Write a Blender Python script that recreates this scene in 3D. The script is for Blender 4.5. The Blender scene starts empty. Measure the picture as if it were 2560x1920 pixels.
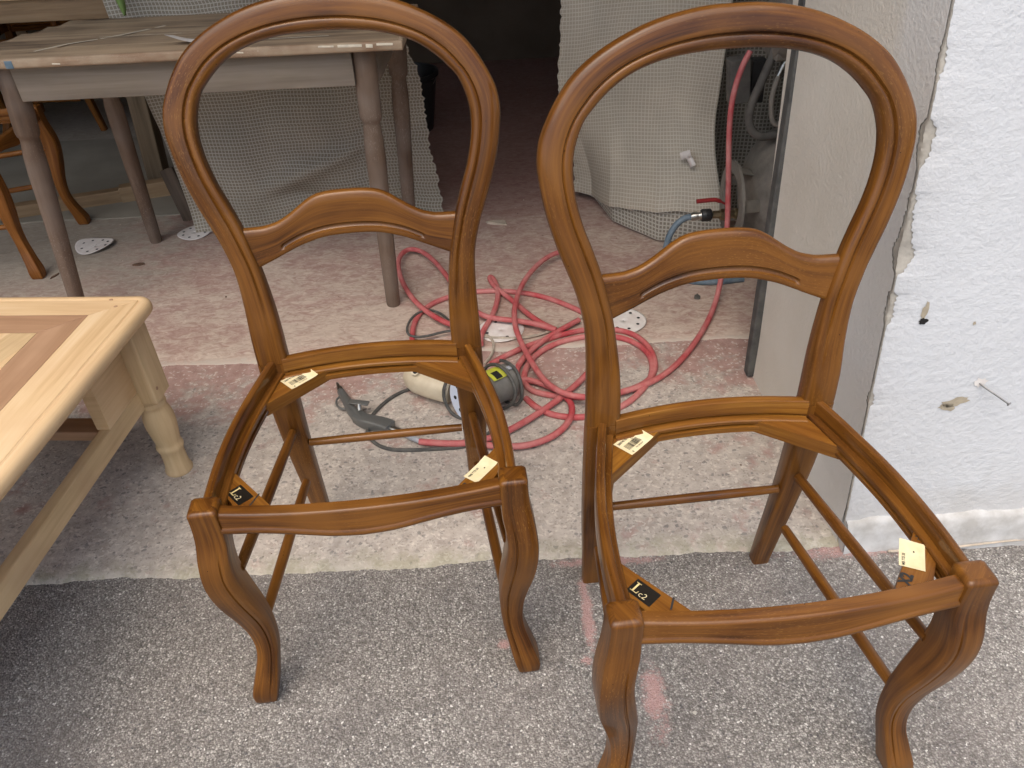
import bpy, math, random
from mathutils import Vector as V, Matrix as M
random.seed(7)
sc = bpy.context.scene
COL = sc.collection
R = math.radians

# ------------------------------------------------------------------ camera
cam_d = bpy.data.cameras.new('camera'); cam = bpy.data.objects.new('camera', cam_d); COL.objects.link(cam)
cam_d.sensor_width = 36.0; cam_d.lens = 27.056; cam_d.clip_end = 500; cam_d.clip_start = 0.02
pit, rol = R(37.002), R(2.773)
fw = V((0, math.cos(pit), -math.sin(pit))); up0 = V((0, math.sin(pit), math.cos(pit))); rt0 = V((1, 0, 0))
rt = math.cos(rol)*rt0 - math.sin(rol)*up0; up = math.sin(rol)*rt0 + math.cos(rol)*up0
mw = M.Identity(4)
for i in range(3):
    mw[i][0] = rt[i]; mw[i][1] = up[i]; mw[i][2] = -fw[i]
mw.translation = V((0, 0, 1.170))
cam.matrix_world = mw
sc.camera = cam

# ------------------------------------------------------------------ sky, sun, exposure
SUN_EL, SUN_AZ = R(68), R(205)          # azimuth measured from +Y clockwise: behind the camera, a little to the left
w = bpy.data.worlds.new('World'); sc.world = w; w.use_nodes = True
wn = w.node_tree; wn.nodes.clear()
sky = wn.nodes.new('ShaderNodeTexSky'); sky.sky_type = 'NISHITA'; sky.sun_disc = False
sky.sun_elevation = SUN_EL; sky.sun_rotation = SUN_AZ
sky.air_density = 1.0; sky.dust_density = 4.1; sky.ozone_density = 0.0
bg = wn.nodes.new('ShaderNodeBackground'); bg.inputs['Strength'].default_value = 0.15
wo = wn.nodes.new('ShaderNodeOutputWorld')
wn.links.new(sky.outputs[0], bg.inputs[0]); wn.links.new(bg.outputs[0], wo.inputs[0])
sun_d = bpy.data.lights.new('sun', 'SUN'); sun_d.energy = 1.2; sun_d.angle = R(80); sun_d.color = (1.0, 0.985, 0.88)
sun = bpy.data.objects.new('sun', sun_d); COL.objects.link(sun)
sd = V((math.sin(SUN_AZ)*math.cos(SUN_EL), math.cos(SUN_AZ)*math.cos(SUN_EL), math.sin(SUN_EL)))
sun.rotation_euler = (-sd).to_track_quat('-Z', 'Y').to_euler()
sc.view_settings.view_transform = 'Standard'; sc.view_settings.look = 'None'
sc.view_settings.exposure = 0.68; sc.view_settings.gamma = 1.0
sc.render.engine = 'CYCLES'; sc.cycles.use_adaptive_sampling = True; sc.cycles.adaptive_threshold = 0.03
sc.cycles.max_bounces = 5; sc.cycles.diffuse_bounces = 3; sc.cycles.glossy_bounces = 2; sc.cycles.transmission_bounces = 3

# ------------------------------------------------------------------ node helpers
class NT:
    def __init__(s, name):
        s.m = bpy.data.materials.new(name); s.m.use_nodes = True
        s.t = s.m.node_tree; s.t.nodes.clear()
        s.out = s.n('ShaderNodeOutputMaterial'); s.b = s.n('ShaderNodeBsdfPrincipled')
        s.l(s.b.outputs[0], s.out.inputs[0])
    def n(s, ty, **k):
        nd = s.t.nodes.new(ty)
        for a, b in k.items(): setattr(nd, a, b)
        return nd
    def l(s, a, b): s.t.links.new(a, b)
    def set(s, **k):
        for a, b in k.items():
            i = s.b.inputs[a.replace('_', ' ')]
            if hasattr(b, 'node'): s.l(b, i)
            else: i.default_value = b if not isinstance(b, tuple) or len(b) != 3 else (*b, 1)
    def coord(s, which='Object', scale=(1, 1, 1), loc=(0, 0, 0), rot=(0, 0, 0)):
        c = s.n('ShaderNodeTexCoord'); mp = s.n('ShaderNodeMapping')
        mp.inputs['Scale'].default_value = scale; mp.inputs['Location'].default_value = loc; mp.inputs['Rotation'].default_value = rot
        s.l(c.outputs[which], mp.inputs[0]); return mp.outputs[0]
    def noise(s, vec, scale, detail=4, rough=.55, dist=0, w=None):
        nd = s.n('ShaderNodeTexNoise')
        if w is not None:
            nd.noise_dimensions = '4D'; s.l(w, nd.inputs['W'])
        nd.inputs['Scale'].default_value = scale; nd.inputs['Detail'].default_value = detail
        nd.inputs['Roughness'].default_value = rough; nd.inputs['Distortion'].default_value = dist
        s.l(vec, nd.inputs['Vector']); return nd.outputs[0]
    def vor(s, vec, scale, feature='F1', rnd=1.0):
        nd = s.n('ShaderNodeTexVoronoi', feature=feature)
        nd.inputs['Scale'].default_value = scale; nd.inputs['Randomness'].default_value = rnd
        s.l(vec, nd.inputs['Vector']); return nd
    def ramp(s, fac, stops, interp='LINEAR'):
        nd = s.n('ShaderNodeValToRGB'); cr = nd.color_ramp; cr.interpolation = interp
        while len(cr.elements) < len(stops): cr.elements.new(.5)
        for e, (p, c) in zip(cr.elements, stops):
            e.position = p; e.color = (*c, 1) if isinstance(c, tuple) else (c, c, c, 1)
        s.l(fac, nd.inputs[0]); return nd.outputs[0]
    def mix(s, fac, a, b, mode='MIX'):
        nd = s.n('ShaderNodeMix', data_type='RGBA', blend_type=mode)
        for v, i in ((fac, 0), (a, 6), (b, 7)):
            if hasattr(v, 'node'): s.l(v, nd.inputs[i])
            elif i == 0: nd.inputs[0].default_value = v
            else: nd.inputs[i].default_value = (*v, 1)
        return nd.outputs[2]
    def math(s, op, a, b=None, c=None):
        nd = s.n('ShaderNodeMath', operation=op)
        for v, i in ((a, 0), (b, 1), (c, 2)):
            if v is None: continue
            if hasattr(v, 'node'): s.l(v, nd.inputs[i])
            else: nd.inputs[i].default_value = v
        return nd.outputs[0]
    def sep(s, vec):
        nd = s.n('ShaderNodeSeparateXYZ'); s.l(vec, nd.inputs[0]); return nd.outputs
    def step(s, v, a, b):     # 0 below a, 1 above b (a > b reverses)
        nd = s.n('ShaderNodeMapRange', interpolation_type='SMOOTHSTEP')
        s.l(v, nd.inputs[0])
        lo, hi = min(a, b), max(a, b)
        nd.inputs[1].default_value = lo; nd.inputs[2].default_value = hi
        nd.inputs[3].default_value = 0.0 if a < b else 1.0; nd.inputs[4].default_value = 1.0 if a < b else 0.0
        return nd.outputs[0]
    def bump(s, h, strength=.3, dist=.002):
        nd = s.n('ShaderNodeBump'); nd.inputs['Strength'].default_value = strength; nd.inputs['Distance'].default_value = dist
        s.l(h, nd.inputs['Height']); s.l(nd.outputs[0], s.b.inputs['Normal']); return nd.outputs[0]
    def rnd(s, k=37.0):
        o = s.n('ShaderNodeObjectInfo'); return s.math('MULTIPLY', o.outputs['Random'], k)

MAT = {}
def wood(name, dark, mid, light, rough=.35, coat=0.0, across=70, along=5, patch=None, fleck=None, patch_scale=9, grain_bump=.12, coat_rough=.12, patch_amt=.55, speck=None):
    s = NT(name); r = s.rnd()
    uv = s.coord('UV', (along, across, 1))
    n1 = s.noise(uv, 1.0, 4, .6, .6, w=r)
    uv2 = s.coord('UV', (along*2.2, across*5, 1)); n2 = s.noise(uv2, 1.0, 2, .6, 0, w=r)
    f = s.math('ADD', s.math('MULTIPLY', n1, .72), s.math('MULTIPLY', n2, .28))
    c = s.ramp(f, [(.36, dark), (.5, mid), (.64, light)])
    ob = s.coord('Object'); n3 = s.noise(ob, patch_scale, 2, .55, 0, w=r)
    if patch: c = s.mix(s.math('MULTIPLY', s.ramp(n3, [(.42, 0.0), (.66, 1.0)]), patch_amt), c, patch)
    if fleck:
        uv3 = s.coord('UV', (170, 700, 1)); n4 = s.noise(uv3, 1.0, 1, .5, 0, w=r)
        n5 = s.noise(ob, 5, 2, .5, 0, w=r)
        c = s.mix(s.math('MULTIPLY', s.ramp(n4, [(.60, 0.0), (.70, 1.0)]), s.ramp(n5, [(.47, 0.0), (.64, .38)])), c, fleck)
    if speck:
        vo = s.vor(ob, 85); g = s.n('ShaderNodeSeparateColor'); s.l(vo.outputs['Color'], g.inputs[0])
        k = s.math('MULTIPLY', s.math('GREATER_THAN', g.outputs[0], .86), s.math('LESS_THAN', vo.outputs['Distance'], .0008*85))
        c = s.mix(k, c, speck)
    s.set(Base_Color=c, Roughness=s.ramp(n3, [(.3, rough-.06), (.7, rough+.1)]))
    if coat: s.set(Coat_Weight=coat, Coat_Roughness=coat_rough, Specular_IOR_Level=.12)
    s.bump(f, grain_bump, .001)
    MAT[name] = s.m; return s.m

wood('lacquered_beech', (.040, .0118, .0015), (.106, .0360, .0042), (.190, .0725, .0092), .5, .58, across=60, along=3.6, patch=(.205, .081, .0135), fleck=(.33, .160, .035), speck=(.014, .004, .0015), coat_rough=.13, grain_bump=.14, patch_amt=.65, patch_scale=7)
wood('lacquered_beech_raw', (.105, .036, .0042), (.185, .071, .0092), (.275, .119, .018), .5, .45, across=80, along=5, patch=(.15, .052, .007), speck=(.03, .010, .003), coat_rough=.18, grain_bump=.10)
wood('lacquered_beech_dim', (.14, .046, .009), (.21, .078, .016), (.29, .115, .028), .42, .25, across=60, along=4)
wood('pale_pine', (.55, .36, .185), (.66, .46, .255), (.72, .53, .32), .55, 0, across=28, along=2.4, patch=(.60, .40, .22), grain_bump=.05)
wood('sanded_ash', (.48, .33, .17), (.59, .425, .235), (.67, .505, .295), .6, 0, across=24, along=2.2, patch=(.44, .29, .17), grain_bump=.05)
wood('brown_inlay', (.30, .165, .09), (.38, .22, .125), (.45, .275, .165), .55, 0, across=26, along=2, patch=(.33, .19, .105), grain_bump=.05)
wood('worn_plank', (.10, .07, .046), (.26, .185, .118), (.42, .315, .205), .75, 0, across=30, along=1.6, patch=(.46, .335, .21), patch_scale=4, patch_amt=.75, fleck=(.62, .55, .44))
wood('worn_edge', (.17, .095, .052), (.25, .155, .09), (.35, .24, .155), .65, 0, across=30, along=4, patch=(.40, .305, .205), patch_scale=14, patch_amt=.8, fleck=(.65, .58, .48))
wood('dusty_apron', (.150, .118, .086), (.198, .158, .116), (.242, .197, .150), .8, 0, across=26, along=2, patch=(.215, .175, .145), grain_bump=.05)
wood('dusty_leg', (.085, .050, .030), (.13, .081, .051), (.19, .128, .087), .65, 0, across=22, along=3, patch=(.205, .16, .128), patch_scale=7, patch_amt=.7, fleck=(.5, .42, .36), grain_bump=.06)
wood('old_timber', (.10, .07, .04), (.16, .115, .07), (.22, .16, .10), .75, 0, across=24, along=2)
wood('bar_timber', (.22, .14, .075), (.30, .20, .11), (.37, .26, .15), .7, 0, across=24, along=2)
wood('dark_timber', (.045, .03, .02), (.075, .05, .032), (.11, .075, .05), .75, 0, across=24, along=2)

def plain(name, col, rough=.6, metal=0, var=.25, scale=25, bump=0, col2=None, coat=0):
    s = NT(name); o = s.coord('Object'); n = s.noise(o, scale, 5, .6)
    c2 = col2 or tuple(max(0, c*(1-var)) for c in col)
    s.set(Base_Color=s.mix(s.ramp(n, [(.35, 0.0), (.65, 1.0)]), col, c2), Roughness=rough, Metallic=metal)
    if coat: s.set(Coat_Weight=coat)
    if bump: s.bump(n, bump, .002)
    MAT[name] = s.m; return s.m
plain('hose_red', (.46, .060, .068), .6, 0, scale=16, col2=(.56, .215, .20))
plain('hose_blue', (.10, .155, .20), .5, 0, scale=30, col2=(.20, .25, .29))
plain('cable_black', (.055, .055, .05), .6, scale=60, col2=(.11, .105, .095))
plain('cable_beige', (.52, .45, .36), .6, scale=60)
plain('gun_grey', (.16, .165, .16), .36, .35, scale=40, col2=(.16, .16, .15))
plain('steel', (.55, .54, .50), .28, 1.0, scale=60, var=.35)
plain('brass', (.45, .37, .24), .35, 1.0, scale=80, var=.3)
plain('black_plastic', (.025, .025, .025), .45, scale=60, var=.3)
plain('dusty_black', (.075, .07, .062), .75, scale=22, col2=(.14, .13, .115), bump=.2)
plain('dusty_tank', (.14, .125, .105), .75, scale=18, col2=(.24, .215, .18), bump=.3)
plain('dusty_ring', (.18, .165, .14), .7, scale=20, col2=(.25, .225, .19))
plain('valve_red', (.33, .03, .03), .4, scale=40)
plain('sander_grey', (.16, .155, .14), .6, scale=35, col2=(.22, .21, .19), bump=.1)
plain('sander_yellow', (.62, .66, .05), .5, scale=40, col2=(.55, .55, .08))
plain('dust_box', (.68, .60, .45), .5, scale=30, col2=(.60, .51, .37))
plain('abrasive_white', (.80, .76, .72), .85, scale=40, col2=(.70, .64, .60))
plain('abrasive_blue', (.60, .68, .82), .8, scale=40, col2=(.66, .70, .80))
plain('pad_black', (.05, .045, .045), .8, scale=40)
plain('pad_red', (.35, .05, .08), .7, scale=40)
plain('hole_dark', (.012, .011, .010), .9, scale=40)
plain('sticker_cream', (.76, .66, .42), .5, scale=60, col2=(.70, .58, .33))
plain('sticker_black', (.012, .009, .006), .35, scale=60)
plain('ink', (.02, .018, .016), .6, scale=60)
plain('gold_print', (.72, .58, .27), .4, scale=60)
plain('paper_white', (.78, .74, .70), .8, scale=40, col2=(.68, .63, .58))
plain('green_cloth', (.24, .36, .10), .7, scale=30)
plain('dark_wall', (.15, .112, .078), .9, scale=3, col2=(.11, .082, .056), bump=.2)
plain('raw_scrape', (.78, .70, .55), .85, scale=60)
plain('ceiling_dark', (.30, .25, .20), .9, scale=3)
plain('rubber_strip', (.06, .06, .058), .7, scale=30, col2=(.11, .108, .10), bump=.2)
plain('nail_steel', (.35, .34, .33), .45, .9, scale=90)
plain('chip_brown', (.14, .08, .05), .8, scale=60)
plain('chip_pale', (.55, .46, .36), .85, scale=60)
plain('clear_label', (.42, .44, .48), .4, scale=60)

def m_asphalt():
    s = NT('asphalt'); o = s.coord('Object')
    wob = s.n('ShaderNodeTexNoise'); wob.inputs['Scale'].default_value = 170; wob.inputs['Detail'].default_value = 1; s.l(o, wob.inputs['Vector'])
    ov = s.n('ShaderNodeVectorMath', operation='MULTIPLY_ADD'); s.l(wob.outputs['Color'], ov.inputs[0]); ov.inputs[1].default_value = (.004, .004, .004); s.l(o, ov.inputs[2])
    v1 = s.vor(ov.outputs[0], 320); v2 = s.vor(ov.outputs[0], 185)
    def chan(v):
        g = s.n('ShaderNodeSeparateColor'); s.l(v.outputs['Color'], g.inputs[0]); return g.outputs
    c1, c2 = chan(v1), chan(v2)
    grain = s.ramp(c1[0], [(0, (.12, .110, .099)), (.28, (.225, .208, .188)), (.64, (.365, .342, .310)), (.85, (.52, .490, .445)), (1, (.80, .765, .70))])
    big = s.ramp(c2[1], [(0, (.105, .096, .088)), (.5, (.285, .264, .240)), (.85, (.43, .402, .365)), (1, (.70, .665, .61))])
    c = s.mix(.32, grain, big)
    gap = s.ramp(v1.outputs['Distance'], [(.28, 0.0), (.74, .92)])
    c = s.mix(s.math('MULTIPLY', gap, .8), c, (.10, .087, .08))
    nl = s.noise(o, 2.6, 3, .6); c = s.mix(s.ramp(nl, [(.35, 0.0), (.7, .22)]), c, (.40, .35, .32))
    nd_ = s.noise(o, 5.5, 4, .65); c = s.mix(s.ramp(nd_, [(.50, 0.0), (.72, .55)]), c, (.13, .113, .107))
    c = s.mix(s.math('MULTIPLY', s.math('MULTIPLY', s.math('GREATER_THAN', c2[2], .965), s.step(v2.outputs['Distance'], .55, .40)), .75), c, (.88, .85, .80))
    c = s.mix(s.math('MULTIPLY', s.math('MULTIPLY', s.math('LESS_THAN', c2[2], .05), s.step(v2.outputs['Distance'], .6, .40)), .7), c, (.085, .08, .085))
    # fallen pink dust: a few spots and streaks with shapes of their own
    xyz = s.sep(o); jit = s.math('MULTIPLY', s.math('SUBTRACT', s.noise(o, 30, 4, .7), .5), 2.4)
    tot = None
    for (x, y, rx, ry) in [(.116, .86, .011, .085), (.208, .685, .020, .055), (-.034, .80, .012, .010), (.105, .76, .012, .008), (.64, .975, .13, .022), (.16, .972, .10, .012)]:
        dx = s.math('DIVIDE', s.math('SUBTRACT', xyz[0], x), rx); dy = s.math('DIVIDE', s.math('SUBTRACT', xyz[1], y), ry)
        k = s.math('SUBTRACT', 1.3, s.math('SQRT', s.math('MULTIPLY_ADD', dx, dx, s.math('MULTIPLY', dy, dy))))
        tot = k if tot is None else s.math('MAXIMUM', tot, k)
    msk = s.step(s.math('ADD', tot, s.math('ADD', jit, s.math('MULTIPLY', c1[0], -.45))), -.2, .7)
    c = s.mix(s.math('MULTIPLY', msk, .72), c, (.56, .33, .30))
    s.set(Base_Color=c, Roughness=.82, Specular_IOR_Level=.35)
    h = s.math('SUBTRACT', s.math('MULTIPLY_ADD', c1[0], .6, s.math('MULTIPLY', c2[1], .4)), v1.outputs['Distance'])
    s.bump(h, .7, .0032); MAT['asphalt'] = s.m
m_asphalt()

def m_apron():
    s = NT('exposed_aggregate_concrete'); o = s.coord('Object')
    wob = s.n('ShaderNodeTexNoise'); wob.inputs['Scale'].default_value = 60; wob.inputs['Detail'].default_value = 2; s.l(o, wob.inputs['Vector'])
    ov = s.n('ShaderNodeVectorMath', operation='MULTIPLY_ADD'); s.l(wob.outputs['Color'], ov.inputs[0]); ov.inputs[1].default_value = (.022, .012, .01); s.l(o, ov.inputs[2])
    v = s.vor(ov.outputs[0], 95); v2 = s.vor(ov.outputs[0], 190)
    g = s.n('ShaderNodeSeparateColor'); s.l(v.outputs['Color'], g.inputs[0]); g2 = s.n('ShaderNodeSeparateColor'); s.l(v2.outputs['Color'], g2.inputs[0])
    n = s.noise(o, 40, 5, .7); n2 = s.noise(o, 4.2, 4, .62); n3 = s.noise(o, 24, 4, .7)
    base = s.ramp(n, [(.32, (.36, .31, .27)), (.5, (.46, .405, .355)), (.68, (.56, .505, .445))])
    xyz = s.sep(o)
    # worn pink paint: patches, denser towards the garage joint
    pk = s.math('ADD', s.math('MULTIPLY_ADD', n2, 1.0, s.math('MULTIPLY', n3, .6)), s.math('MULTIPLY', s.step(xyz[1], 1.38, 1.66), .24))
    pinkm = s.step(pk, .84, 1.04)
    base = s.mix(s.math('MULTIPLY', pinkm, .88), base, s.ramp(n, [(.3, (.31, .175, .15)), (.7, (.46, .295, .255))]))
    nk = s.math('SUBTRACT', 1.0, s.math('MULTIPLY', pinkm, .85))
    cl = s.step(n2, .30, .56)
    sm_ = s.math('MULTIPLY', s.math('GREATER_THAN', g.outputs[0], .72), s.step(v.outputs['Distance'], .46, .30))
    stone = s.ramp(g.outputs[1], [(0, (.10, .097, .098)), (.45, (.20, .19, .185)), (.8, (.33, .305, .28)), (1, (.50, .46, .41))])
    keep = s.math('MULTIPLY', s.math('MULTIPLY', sm_, nk), .62)
    c = s.mix(keep, base, stone)
    sp2 = s.math('MULTIPLY', s.math('MULTIPLY', s.math('LESS_THAN', g2.outputs[0], .27), s.step(v2.outputs['Distance'], .5, .3)), nk)
    c = s.mix(s.math('MULTIPLY', sp2, .50), c, (.20, .18, .165))
    sp = s.math('GREATER_THAN', g2.outputs[0], .90); c = s.mix(s.math('MULTIPLY', sp, .5), c, (.70, .64, .56))
    # crumbling pale lime and moss along the front edge
    ed = s.step(s.math('MULTIPLY_ADD', s.math('SUBTRACT', n3, .5), .09, xyz[1]), 1.035, .975)
    c = s.mix(s.math('MULTIPLY', ed, .6), c, s.mix(s.step(n3, .42, .58), (.33, .31, .205), (.50, .455, .365)))
    s.set(Base_Color=c, Roughness=.88)
    s.bump(s.math('MULTIPLY_ADD', keep, .25, n), .6, .005); MAT['apron'] = s.m
m_apron()

def m_floor():
    s = NT('worn_painted_floor'); o = s.coord('Object', (1, 1.8, 1), rot=(0, 0, .28))
    n1 = s.noise(o, 5.5, 6, .72, 1.5); n2 = s.noise(o, 34, 4, .72, 1.0); n3 = s.noise(o, 1.2, 2, .5)
    k = s.math('ADD', s.math('MULTIPLY_ADD', n1, .6, s.math('MULTIPLY', n2, .45)), s.math('MULTIPLY', s.math('SUBTRACT', n3, .5), .35))
    pink = s.ramp(n2, [(.3, (.34, .205, .17)), (.7, (.48, .335, .285))])
    dust = s.ramp(n2, [(.3, (.44, .345, .28)), (.7, (.64, .535, .44))])
    c = s.mix(s.math('MULTIPLY', s.step(k, .38, .66), .92), pink, dust)
    xyz = s.sep(s.coord('Object'))
    # to the left the paint has gone and grey cement shows
    gl = s.math('MULTIPLY', s.step(s.math('MULTIPLY_ADD', s.math('SUBTRACT', n1, .5), 1.0, s.math('MULTIPLY', xyz[0], -1.0)), .85, 1.45), s.step(xyz[1], 1.9, 2.35))
    c = s.mix(s.math('MULTIPLY', gl, .9), c, s.ramp(n2, [(.3, (.27, .24, .195)), (.7, (.39, .35, .29))]))
    # broken pale lip along the joint
    lip = s.step(s.math('MULTIPLY_ADD', s.math('SUBTRACT', n2, .5), .09, xyz[1]), 1.718, 1.690)
    c = s.mix(s.math('MULTIPLY', lip, .8), c, (.55, .495, .42))
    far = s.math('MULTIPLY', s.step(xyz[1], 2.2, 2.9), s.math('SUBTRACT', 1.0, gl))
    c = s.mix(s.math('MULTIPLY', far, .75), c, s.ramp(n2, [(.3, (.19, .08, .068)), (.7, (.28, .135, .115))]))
    s.set(Base_Color=c, Roughness=.75); s.bump(s.math('ADD', n2, n1), .35, .003); MAT['floor'] = s.m
m_floor()

def m_white():
    s = NT('white_render'); o = s.coord('Object'); n = s.noise(o, 95, 4, .62); n2 = s.noise(o, 3, 3, .6); n3 = s.noise(o, 24, 3, .6)
    c = s.mix(s.ramp(n2, [(.4, 0.0), (.75, .6)]), (.63, .638, .645), (.57, .575, .58))
    n4 = s.noise(s.coord('Object', (1, 1, .45)), 7, 4, .65); c = s.mix(s.math('MULTIPLY', s.step(n4, .56, .72), .35), c, (.50, .495, .48))
    xyz = s.sep(o)
    dirt = s.step(s.math('MULTIPLY_ADD', s.math('SUBTRACT', n3, .5), .16, xyz[2]), .19, .08)
    c = s.mix(s.math('MULTIPLY', dirt, .45), c, (.50, .475, .44))
    s.set(Base_Color=c, Roughness=.85); s.bump(s.math('MULTIPLY_ADD', n3, .8, n), .6, .0035); MAT['white_render'] = s.m
m_white()
def m_reveal():
    s = NT('grey_render'); o = s.coord('Object'); n = s.noise(o, 120, 3, .6); n2 = s.noise(o, 4, 3, .6); n3 = s.noise(s.coord('Object', (6, 6, 1.2)), 3, 4, .6)
    c = s.ramp(n2, [(.3, (.66, .61, .52)), (.7, (.74, .695, .61))])
    y = s.sep(o)[1]
    # overlap of white paint carried round the corner
    ov = s.step(s.math('MULTIPLY_ADD', s.math('SUBTRACT', n3, .5), .12, y), .20, .13)
    c = s.mix(s.math('MULTIPLY', ov, .65), c, (.74, .735, .72))
    s.set(Base_Color=c, Roughness=.88); s.bump(s.math('MULTIPLY_ADD', n3, .6, n), .55, .003); MAT['grey_render'] = s.m
m_reveal()
plain('bare_cement', (.52, .485, .42), .9, scale=60, col2=(.40, .37, .32), bump=.6)
plain('floor_sheet', (.30, .275, .225), .9, scale=5, col2=(.24, .22, .18))
plain('plinth_cement', (.40, .385, .36), .9, scale=22, col2=(.58, .575, .56), bump=.7)
plain('bare_sand', (.45, .385, .28), .9, scale=60, col2=(.35, .30, .22), bump=.5)

def m_tarp(name, line, film, pitch=.0125, trans=.35, width=.30):
    s = NT(name); uv = s.coord('UV', (1/pitch, 1/pitch, 1))
    nz = s.n('ShaderNodeTexNoise'); nz.inputs['Scale'].default_value = 1.5; s.l(s.coord('UV', (3, 3, 3)), nz.inputs['Vector'])
    x = s.sep(uv)
    def ln(c):
        fr = s.math('FRACT', c); d = s.math('ABSOLUTE', s.math('SUBTRACT', fr, .5)); return s.ramp(d, [(.5-width/2-.07, 0.0), (.5-width/2, 1.0)])
    g = s.math('MAXIMUM', ln(x[0]), ln(x[1]))
    nn = s.noise(s.coord('UV', (4, 4, 1)), 1.2, 5, .6)
    f2 = s.mix(s.ramp(nn, [(.35, 0.0), (.7, 1.0)]), film, tuple(a*1.28 for a in film))
    l2 = s.mix(s.ramp(nn, [(.35, 0.0), (.7, 1.0)]), tuple(a*.85 for a in line), line)
    c = s.mix(g, f2, l2)
    s.set(Base_Color=c, Roughness=.55)
    s.bump(g, .35, .001)
    tr = s.n('ShaderNodeBsdfTranslucent'); s.l(c, tr.inputs[0])
    mx = s.n('ShaderNodeMixShader'); mx.inputs[0].default_value = trans
    s.l(s.b.outputs[0], mx.inputs[1]); s.l(tr.outputs[0], mx.inputs[2]); s.l(mx.outputs[0], s.out.inputs[0])
    MAT[name] = s.m
m_tarp('mesh_tarp', (.76, .71, .60), (.32, .275, .205), .0112, .35, .15)
m_tarp('mesh_tarp_pale', (.84, .79, .68), (.53, .465, .36), .0110, .35, .15)
m_tarp('mesh_tarp_flap', (.76, .72, .62), (.30, .265, .21), .0122, .35, .26)
m_tarp('mesh_tarp_dim', (.52, .49, .42), (.16, .142, .115), .0125, .25, .24)  # darker tarp copy: shade behind the compressor put into both colours

# ------------------------------------------------------------------ mesh helpers
class MB:
    def __init__(s): s.v = []; s.f = []; s.uv = []; s.mi = []
    def face(s, idx, uv, mi=0): s.f.append(idx); s.uv.append(uv); s.mi.append(mi)
    def rings(s, P, closed=True, cap=True, u0=0, mi=0):
        n = len(P[0]); b = len(s.v); cen = [sum((V(q) for q in r), V())/n for r in P]
        us = [u0]
        for i in range(1, len(P)): us.append(us[-1]+(cen[i]-cen[i-1]).length)
        vs = [0]; mid = P[len(P)//2]
        for j in range(1, n+1): vs.append(vs[-1]+(V(mid[j % n])-V(mid[j-1])).length)
        for r in P: s.v += [tuple(q) for q in r]
        for i in range(len(P)-1):
            for j in range(n if closed else n-1):
                k = (j+1) % n
                s.face([b+i*n+j, b+i*n+k, b+(i+1)*n+k, b+(i+1)*n+j], [(us[i], vs[j]), (us[i], vs[j+1]), (us[i+1], vs[j+1]), (us[i+1], vs[j])], mi)
        if cap and closed:
            for i, rev in ((0, True), (len(P)-1, False)):
                ids = [b+i*n+j for j in range(n)]
                q0 = V(P[i][0]); e = (V(P[i][n//4])-q0); e = e.normalized() if e.length > 1e-9 else V((1, 0, 0))
                q1 = V(P[i][n//2])-q0; g = (q1-e*q1.dot(e)); g = g.normalized() if g.length > 1e-9 else V((0, 1, 0))
                uv = [((V(p)-q0).dot(e)*.3, (V(p)-q0).dot(g)) for p in P[i]]
                if rev: ids = ids[::-1]; uv = uv[::-1]
                s.face(ids, uv, mi)
        return s
    def prism(s, poly, z0, z1, bev=.0015, mi=0):   # vertical prism over a 2-D polygon (counter-clockwise), top and bottom edges eased
        c = V((sum(p[0] for p in poly)/len(poly), sum(p[1] for p in poly)/len(poly)))
        def ring(z, ins): return [(p[0]+(c[0]-p[0])*ins, p[1]+(c[1]-p[1])*ins, z) for p in poly]
        rad = max((V(p)-c).length for p in poly); k = bev/rad
        b = len(s.v); n = len(poly); Rr = [ring(z0, k), ring(z0+bev, 0), ring(z1-bev, 0), ring(z1, k)]
        for r in Rr: s.v += r
        e = max(((V(poly[(j+1) % n])-V(poly[j])) for j in range(n)), key=lambda q: q.length).normalized(); g = V((-e[1], e[0]))
        def uvp(q): return (V(q[:2]).dot(e), V(q[:2]).dot(g)+q[2])
        for i in range(3):
            for j in range(n):
                ids = [b+i*n+j, b+i*n+(j+1) % n, b+(i+1)*n+(j+1) % n, b+(i+1)*n+j]; s.face(ids, [uvp(s.v[q]) for q in ids], mi)
        ids = [b+3*n+j for j in range(n)]; s.face(ids, [uvp(s.v[q]) for q in ids], mi)
        ids = [b+j for j in range(n)][::-1]; s.face(ids, [uvp(s.v[q]) for q in ids], mi)
        return s
    def xf(s, m): s.v = [tuple(m @ V(q)) for q in s.v]; return s
    def build(s, name, mat, parent=None, ang=38, mats=None):
        me = bpy.data.meshes.new(name); me.from_pydata(s.v, [], s.f); me.update()
        ul = me.uv_layers.new(name='UVMap'); k = 0
        for fi, p in enumerate(me.polygons):
            for q in s.uv[fi]:
                ul.data[k].uv = q; k += 1
            p.use_smooth = True; p.material_index = s.mi[fi]
        me.set_sharp_from_angle(angle=R(ang))
        for mm in (mats or [mat]): me.materials.append(MAT[mm])
        o = bpy.data.objects.new(name, me); COL.objects.link(o)
        if parent is not None: o.parent = parent
        return o

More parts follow.
